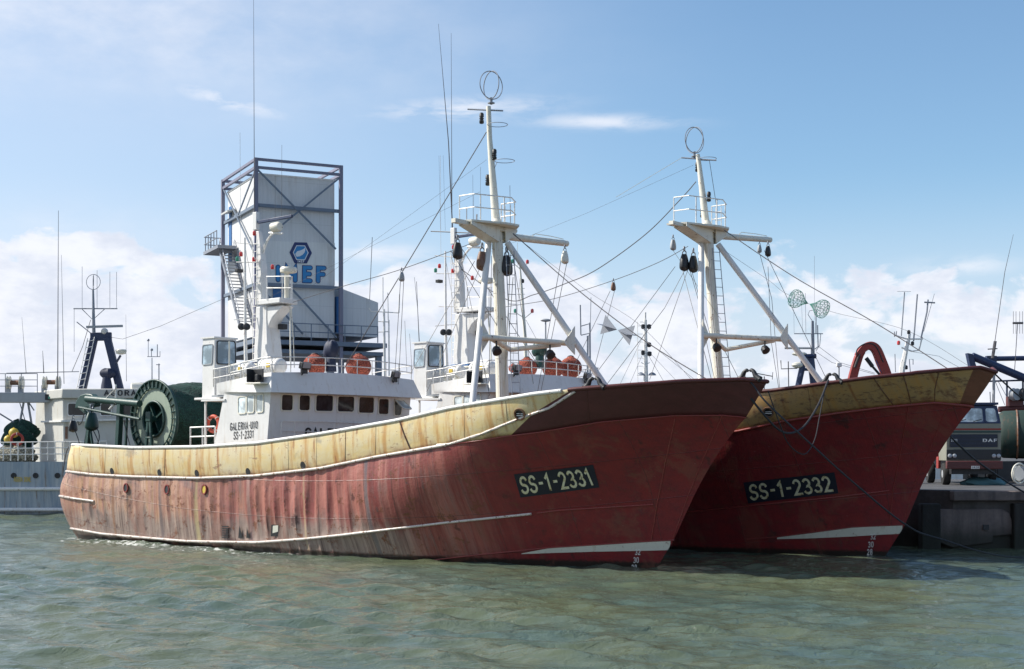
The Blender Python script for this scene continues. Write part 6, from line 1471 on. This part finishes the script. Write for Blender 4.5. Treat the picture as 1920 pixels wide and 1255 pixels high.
# lower bay, side block, walkway, door
s0 = ty(637, 540, 1.); s1 = ty(709, 552, 1.); zs_t = s0.z; zs_b = ty(690, 632, 1.).z
mb = MB(); mb.prism([(s0.x, 1., zs_b), (s1.x, 1., zs_b), (s1.x, 1., zs_t-1.0), (s0.x, 1., zs_t)], (0, LT*.8, 0)); mb.build('side_block', M['clad'], tw)
zw = ty(600, 636, 0).z; XS = s1.x
mb = MB(); mb.box((XS/2, LT/2, zw-.35), (XS+.5, LT+.6, .35)); mb.box((XS/2, LT/2, zw-1.0), (XS+.3, LT, .3)); mb.build('platform', fr_, tw, bevel=.02)
mb = MB()
for x, y in ((.4, .6), (XS*.60, .6), (XS-.2, .4), (XS-.2, LT-.4), (.4, LT-.6)): mb.box((x, y, (zw-1)/2), (.42, .42, zw-1))
for x in (XS*.72, XS*.80): mb.bar((x, LT*.7, zw-1.1), (x-1.2, LT*.7, 2), .14, .14)
mb.build('support_leg', fr_, tw)
mb = MB(); rail(mb, [(.2, -.25, zw-.15), (XS-.5, -.25, zw-.15)], 1.25, .04, 7, 1); mb.build('walkway_railing', fr_, tw)
mb = MB(); a = ty(632, 556, .4); b_ = ty(642, 626, .4); mb.box(((a.x+b_.x)/2, .75, (a.z+b_.z)/2), (b_.x-a.x, .5, a.z-b_.z)); mb.build('blue_duct', M['blue'], tw)
mb = MB(); a = ty(512, 541, .4); b_ = ty(527, 563, .4); mb.box(((a.x+b_.x)/2, .44, (a.z+b_.z)/2), (b_.x-a.x, .08, a.z-b_.z)); mb.build('blue_hatch', M['blue'], tw)
mb = MB(); mb.box((.26, tl_(433, 430, .3).y, tl_(433, 430, .3).z-.4), (.06, .8, 4.4)); mb.build('door', M['blue'], tw)
mb = MB(); q = tl_(428, 397, -.1); mb.box((.0, q.y, q.z), (.9, 2.0, .12), Matrix.Rotation(R(-15), 3, 'Y')); mb.build('door_canopy', M['clad2'], tw)
# external stair on the left face
p0 = tl_(412, 470, -.6); mb = MB(); mb.box(p0+Vector((0, 0, 0)), (1.5, 4.6, .25)); mb.build('stair_landing', M['steel'], tw)
mb = MB(); rail(mb, [p0+Vector((-.7, -1.8, .1)), p0+Vector((-.7, 2.2, .1)), p0+Vector((.7, 2.2, .1))], 1.2, .04, 6, 1); mb.build('landing_railing', M['steel'], tw)
a = p0+Vector((-.3, -.8, 0)); b_ = Vector((-.6, -1.8, a.z-8.2)); sd_ = Vector((0, -.0, 0)); mb = MB()
a = tl_(413, 474, -.9); b_ = tl_(449, 610, -.9)
for o_ in (0, 1.05): mb.bar(a+Vector((o_, 0, 0)), b_+Vector((o_, 0, 0)), .10, .30)
N_ = 22
for i in range(N_+1): c_ = a.lerp(b_, i/N_); mb.box(c_+Vector((.52, 0, .05)), (1.0, .30, .05))
mb.build('stair', M['steel'], tw)
mb = MB()
for o_ in (-.05, 1.1):
    mb.tube([a+Vector((o_, 0, 1.1)), b_+Vector((o_, 0, 1.1))], .04, 6)
    for i in range(7): c_ = a.lerp(b_, i/6); mb.tube([c_+Vector((o_, 0, 0)), c_+Vector((o_, 0, 1.1))], .03, 5)
mb.build('stair_railing', M['steel'], tw)
# ------------------------------------------------------------------ boats moored beyond, of which mostly the masts show
def bg_boat(px, Y, rz, label, L=14., hullm='navy', house='white'):
    o = P(px, 845, Y); o.z = 0; e = empty('moored_boat', o, R(rz), label, 'boat', 'boats moored beyond the quay'); mb = MB(); vs = []; n = 14
    for i in range(n+1):
        q = i/n; x = -L/2+L*q; w = 2.2*(1-max(0, (q-.5)/.5)**2.4); zt_ = 1.6+.9*max(0, q-.5)**1.5*2
        vs += [(x, -w*.8, -.5), (x, -w, .6), (x, -w, zt_), (x, w, zt_), (x, w, .6), (x, w*.8, -.5)]
    mb.add(vs, [(i*6+j, (i+1)*6+j, (i+1)*6+j+1, i*6+j+1) for i in range(n) for j in range(5)]+[(5, 4, 3, 2, 1, 0)]); mb.build('hull', M[hullm], e)
    mb = MB(); mb.box((-1.2, 0, 2.6), (3.4, 3., 2.2)); mb.box((-1.2, 0, 3.75), (3.8, 3.4, .12)); h = mb.build('wheelhouse', M[house], e, bevel=.05)
    for s_ in (-1, 1):
        for k_ in range(3): mb = MB(); mb.box((-2.3+k_*1.1, s_*1.51, 3.1), (.7, .04, .6)); mb.build('window', M['glass'], h)
    c_, s2 = math.cos(R(-rz)), math.sin(R(-rz))
    def f(x, y, d=0.): v = P(x, y, Y+d)-o; return Vector((v.x*c_-v.y*s2, v.x*s2+v.y*c_, v.z))
    return e, f
def tubes(name, f, L, mat, par): 
    mb = MB()
    for pts, r in L: mb.tube([f(*p) for p in pts], r, 6)
    return mb.build(name, M[mat], par)
def lamps(f, L, par):
    for px, py, k_ in L: c = f(px, py); MB().lathe(c-Vector((0, 0, .1)), (0, 0, 1), [(0, .06), (.04, .1), (.2, .1), (.26, .04)], 10).build('signal_lamp', M[k_], par)
e, f = bg_boat(980, 90, 25, 'boat whose thin white mast with red and green lamps shows between the two trawler masts')
m_ = tubes('mast', f, [([(990,820),(985,640),(978,540),(975,500)], [.13,.11,.08,.05]), ([(962,493),(974,504),(988,495)], .03), ([(966,586),(984,597),(997,586)], .03), ([(970,455),(971,500)], .012), ([(968,542),(984,541)], .02), ([(969,552),(984,552)], .02)], 'cream', e)
lamps(f, [(961,491,'lgreen'),(989,492,'lred'),(980,528,'dark' if 'dark' in M else 'lred'),(966,584,'lgreen'),(998,584,'lred')], m_)
tubes('stay', f, [([(986,600),(1008,640),(1030,700)], .012), ([(976,510),(960,700)], .01)], 'wire', m_)
e, f = bg_boat(1210, 94, 15, 'boat whose stepped white mast stands in the gap left of the far trawler column', hullm='green')
m_ = tubes('mast', f, [([(1213,820),(1211,720),(1210,600)], [.20,.16,.10]), ([(1210,600),(1210,586)], .06), ([(1200,604),(1210,604),(1211,618)], .03), ([(1198,720),(1228,721)], .04), ([(1202,680),(1211,684),(1218,680)], .03)], 'railw', e)
mb = MB(); ladder(mb, f(1203, 800), f(1202, 604), .5, (1, 0, 0), .02, .5); mb.build('ladder', M['railw'], m_)
for px, py in ((1206,613),(1217,613),(1206,662),(1218,664),(1217,647)): mb = MB(); c = f(px, py); mb.lathe(c-Vector((0, 0, .15)), (0, 0, 1), [(0, .06), (.05, .14), (.28, .14), (.32, .05)], 10); mb.build('work_lamp', M['dark'], m_)
for px in (1202, 1223): mb = MB(); c = f(px, 704); mb.lathe(c, (0, 0, 1), [(0, .28), (.12, .2), (.2, .06)], 14); mb.build('deck_lamp', M['steel'], m_)
tubes('stay', f, [([(1211,620),(1163,720)], .012), ([(1211,650),(1180,722)], .012), ([(1212,660),(1246,718)], .012), ([(1213,640),(1300,710)], .012), ([(1212,655),(1270,716)], .01)], 'wire', m_)
e, f = bg_boat(1520, 84, 200, 'boat whose dark blue frame mast with a radar bar shows behind the far trawler leg')
m_ = tubes('mast', f, [([(1493,740),(1508,672)], .19), ([(1528,740),(1520,672)], .22), ([(1504,669),(1530,668)], .16), ([(1506,693),(1520,693)], .1)], 'navy', e)
tubes('topmast', f, [([(1524,668),(1523.5,602)], [.12,.08]), ([(1489,626),(1543,626)], .03), ([(1511,624),(1510,550)], .012), ([(1505,624),(1503,570)], .008), ([(1489,626),(1488,560)], .008), ([(1530,625),(1530,580)], .03), ([(1533,610),(1534,650),(1528,655)], .03), ([(1539,626),(1537,648),(1530,658)], .02), ([(1527,480),(1527,600)], .008), ([(1523,602),(1515,590),(1518,583),(1524,582)], .02)], 'steel', m_)
tubes('radar_scanner', f, [([(1471,653),(1524,653)], .07)], 'grey', m_); mb = MB(); mb.ball(f(1499, 664), .3, 16, 8, (1.6, 1, .45)); mb.ball(f(1496, 685), .3, 16, 8, (1.3, 1, .6)); mb.build('radome', M['cream'], m_)
tubes('aerial', f, [([(1464,676),(1465,692),(1495,691)], .03), ([(1479,740),(1478,678)], .03), ([(1411,699),(1449,706)], .03), ([(1433,706),(1433,730)], .03), ([(1449,698),(1448,712)], .02), ([(1440,500),(1446,640),(1460,728)], .015), ([(1535,650),(1575,680),(1640,700)], .012), ([(1530,660),(1560,680),(1640,702)], .012)], 'wire', m_)
e, f = bg_boat(1700, 86, 190, 'boat whose raked white mast with several aerials shows right of the red folded crane')
m_ = tubes('mast', f, [([(1687,740),(1692,690),(1702,640)], [.22,.17,.12]), ([(1703,645),(1705,626)], .09), ([(1678,629),(1700,636),(1730,636)], .05), ([(1690,652),(1710,659),(1723,657),(1729,632)], .05)], 'railw', e)
tubes('aerial', f, [([(1690,630),(1696,548)], .035), ([(1682,546.5),(1708,547)], .012), ([(1713,640),(1720,552)], .045), ([(1727,634),(1738,585),(1740,562)], .05), ([(1733,567),(1753,568)], .05), ([(1732,622),(1752,551)], .015), ([(1677,632),(1677,622)], .03), ([(1680,630),(1681,621)], .03), ([(1679,698),(1678,664)], .025), ([(1707,700),(1705,674),(1712,674),(1712,684)], .025), ([(1712,660),(1760,668),(1800,690)], .012)], 'steel', m_)
lamps(f, [(1685,644,'lred'),(1711,645,'dark'),(1704,624,'dark'),(1699,690,'dark')], m_)
e, f = bg_boat(300, 93, 10, 'boat far at the left whose small forked aerial mast rises behind the green net drum', hullm='grey')
m_ = tubes('mast', f, [([(285,760),(285,671)], [.05,.03]), ([(276,669),(300,669)], .025), ([(278,669),(278,640)], .02), ([(284,669),(284,657)], .025), ([(295,669),(295,646)], .03), ([(300,669),(300,659)], .02), ([(298,760),(298,682)], .04), ([(293,684),(300,684)], .03)], 'steel', e)
for px, py in ((278,638),(284.5,656)): mb = MB(); mb.ball(f(px, py), .09, 10, 6); mb.build('aerial_bulb', M['steel'], m_)
e, f = bg_boat(725, 92, 20, 'boat whose twin white aerial poles rise right of the near trawler wheelhouse')
m_ = tubes('mast', f, [([(722,760),(720,580)], [.10,.07]), ([(730,760),(729,600)], .05), ([(692,578),(696,584),(748,587)], .035), ([(748,587),(749,552)], .04), ([(709,603),(729,604)], .035), ([(709,623),(729,622)], .035), ([(718,580),(718,520)], .03), ([(728,600),(727,549)], .03)], 'railw', e)
tubes('aerial', f, [([(786,640),(783,578),(777,520)], [.03,.02,.01]), ([(693,563),(698,445)], .02), ([(763,700),(759,602)], .012), ([(773,700),(768,626)], .012)], 'wire', m_)
e, f = bg_boat(1100, 88, 30, 'boat whose pair of thin aerial poles shows right of the near trawler boom tackle')
tubes('mast', f, [([(1107,760),(1106,605)], .05), ([(1101,760),(1102,630)], .06), ([(1089,628),(1088,572)], .04), ([(1107,605),(1108,558)], .02), ([(1089,612),(1106,607)], .03), ([(1089,629),(1106,625)], .03)], 'steel', e)
# ------------------------------------------------------------------ water
def axis_pts(lo, hi, d0, grow, far):
    a = [lo]; 
    while a[-1] < hi: a.append(a[-1]+d0)
    l = a[0]; d = d0; L = []
    while l > -far: d *= grow; l -= d; L.append(l)
    h = a[-1]; d = d0; Rr = []
    while h < far: d *= grow; h += d; Rr.append(h)
    return np.array(L[::-1]+a+Rr)
xs = axis_pts(-31, 27, .095, 1.16, 4000)
ys = [23.]; 
while ys[-1] < 96: ys.append(ys[-1]+.055*(ys[-1]/24.)**1.15)
up = []; d = .3; h = ys[-1]
while h < 4000: d *= 1.16; h += d; up.append(h)
dn = []; d = .1; l = ys[0]
while l > -4000: d *= 1.2; l -= d; dn.append(l)
ys = np.array(dn[::-1]+ys+up)
XX, YY = np.meshgrid(xs, ys, indexing='ij'); ZZ = np.zeros_like(XX); DX = np.zeros_like(XX); DY = np.zeros_like(XX)
spx = np.gradient(xs)[:, None]; spy = np.gradient(ys)[None, :]; sp = np.maximum(spx, spy)*np.ones_like(XX)
for lam in np.geomspace(.28, 3.2, 96):
    th = R(250)+rng.normal(0, .50); kx, ky = math.cos(th)*2*math.pi/lam, math.sin(th)*2*math.pi/lam
    amp = np.minimum(.0085*lam**.80, .0115)*rng.uniform(.5, 1.3); ph = rng.uniform(0, 6.28); w = np.clip((lam/sp-3)/3, 0, 1)*amp
    a = kx*XX+ky*YY+ph+.5*np.sin(.35*XX*math.sin(th)-.31*YY*math.cos(th)+ph*3); s_, c_ = np.sin(a), np.cos(a)
    ZZ += w*s_; DX += w*.8*c_*math.cos(th); DY += w*.8*c_*math.sin(th)
gust = .75+.25*np.sin(XX*.21+1.3*np.sin(YY*.17))*np.sin(YY*.13+XX*.07)
gust *= np.where(YY-.0*XX > 47, .85, 1.)*(1-.35*np.clip((XX-8)/8, 0, 1))
ZZ = ZZ*gust; V = np.stack([XX+DX*gust, YY+DY*gust, ZZ], -1).reshape(-1, 3).astype(np.float32)
nx, ny = len(xs), len(ys); I = np.arange(nx*ny).reshape(nx, ny); Fq = np.stack([I[:-1, :-1], I[1:, :-1], I[1:, 1:], I[:-1, 1:]], -1).reshape(-1, 4).astype(np.int32)
me = bpy.data.meshes.new('water'); me.vertices.add(len(V)); me.vertices.foreach_set('co', V.ravel()); me.loops.add(Fq.size); me.loops.foreach_set('vertex_index', Fq.ravel())
me.polygons.add(len(Fq)); me.polygons.foreach_set('loop_start', np.arange(0, Fq.size, 4, dtype=np.int32)); me.polygons.foreach_set('loop_total', np.full(len(Fq), 4, dtype=np.int32)); me.polygons.foreach_set('use_smooth', np.ones(len(Fq), dtype=bool)); me.update(calc_edges=True)
wo = bpy.data.objects.new('water', me); COL.objects.link(wo); tag(wo, kind='structure')
m, t, b = new_mat('silty_harbour_water'); g_ = t.node('ShaderNodeNewGeometry').outputs['Position']
n = t.noise(g_, .16, 4, .55); n2 = t.noise(t.map(g_, (.5, 1.1, 1)), 1., 5, .6)
c = t.mix(t.step(n, .35, .65), (.094, .112, .064), (.070, .104, .082)); c = t.mix(t.m('MULTIPLY', t.step(n2, .5, .75), .4), c, (.15, .16, .10))
gx, gy, gz = t.sep(g_)
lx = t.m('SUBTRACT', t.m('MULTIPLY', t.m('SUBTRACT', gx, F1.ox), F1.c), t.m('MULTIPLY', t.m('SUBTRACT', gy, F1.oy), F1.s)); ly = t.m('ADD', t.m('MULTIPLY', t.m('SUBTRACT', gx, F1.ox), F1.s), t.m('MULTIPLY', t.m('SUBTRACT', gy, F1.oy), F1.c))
foam_glint = t.m('MULTIPLY', t.m('MULTIPLY', t.step(ly, -7.0, -3.9), t.step(ly, -3.0, -3.6)), t.m('MULTIPLY', t.step(lx, -9., -17.), t.step(lx, -31.5, -28.)))
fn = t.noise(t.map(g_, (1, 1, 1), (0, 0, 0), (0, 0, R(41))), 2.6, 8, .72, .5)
foam_glint = t.m('MULTIPLY', t.step(t.m('ADD', fn, t.m('MULTIPLY', foam_glint, .16)), .66, .72), t.step(foam_glint, 0., .3)); c = t.mix(t.m('MULTIPLY', foam_glint, .8), c, (.75, .77, .74))  # sun glints and sheen beside the near hull, painted as white foam flecks
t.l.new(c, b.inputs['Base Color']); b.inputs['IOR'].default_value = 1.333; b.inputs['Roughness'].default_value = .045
f1 = t.noise(t.map(g_, (.8, 1.25, 1), (0, 0, 0), (0, 0, R(-18))), 2.3, 6, .60, .7); f2 = t.noise(t.map(g_, (1, 1, 1), (4, 2, 0), (0, 0, R(25))), 7.5, 4, .6, .3)
rdg = t.m('SUBTRACT', 1., t.m('ABSOLUTE', t.m('MULTIPLY_ADD', f1, 4., -2.)))
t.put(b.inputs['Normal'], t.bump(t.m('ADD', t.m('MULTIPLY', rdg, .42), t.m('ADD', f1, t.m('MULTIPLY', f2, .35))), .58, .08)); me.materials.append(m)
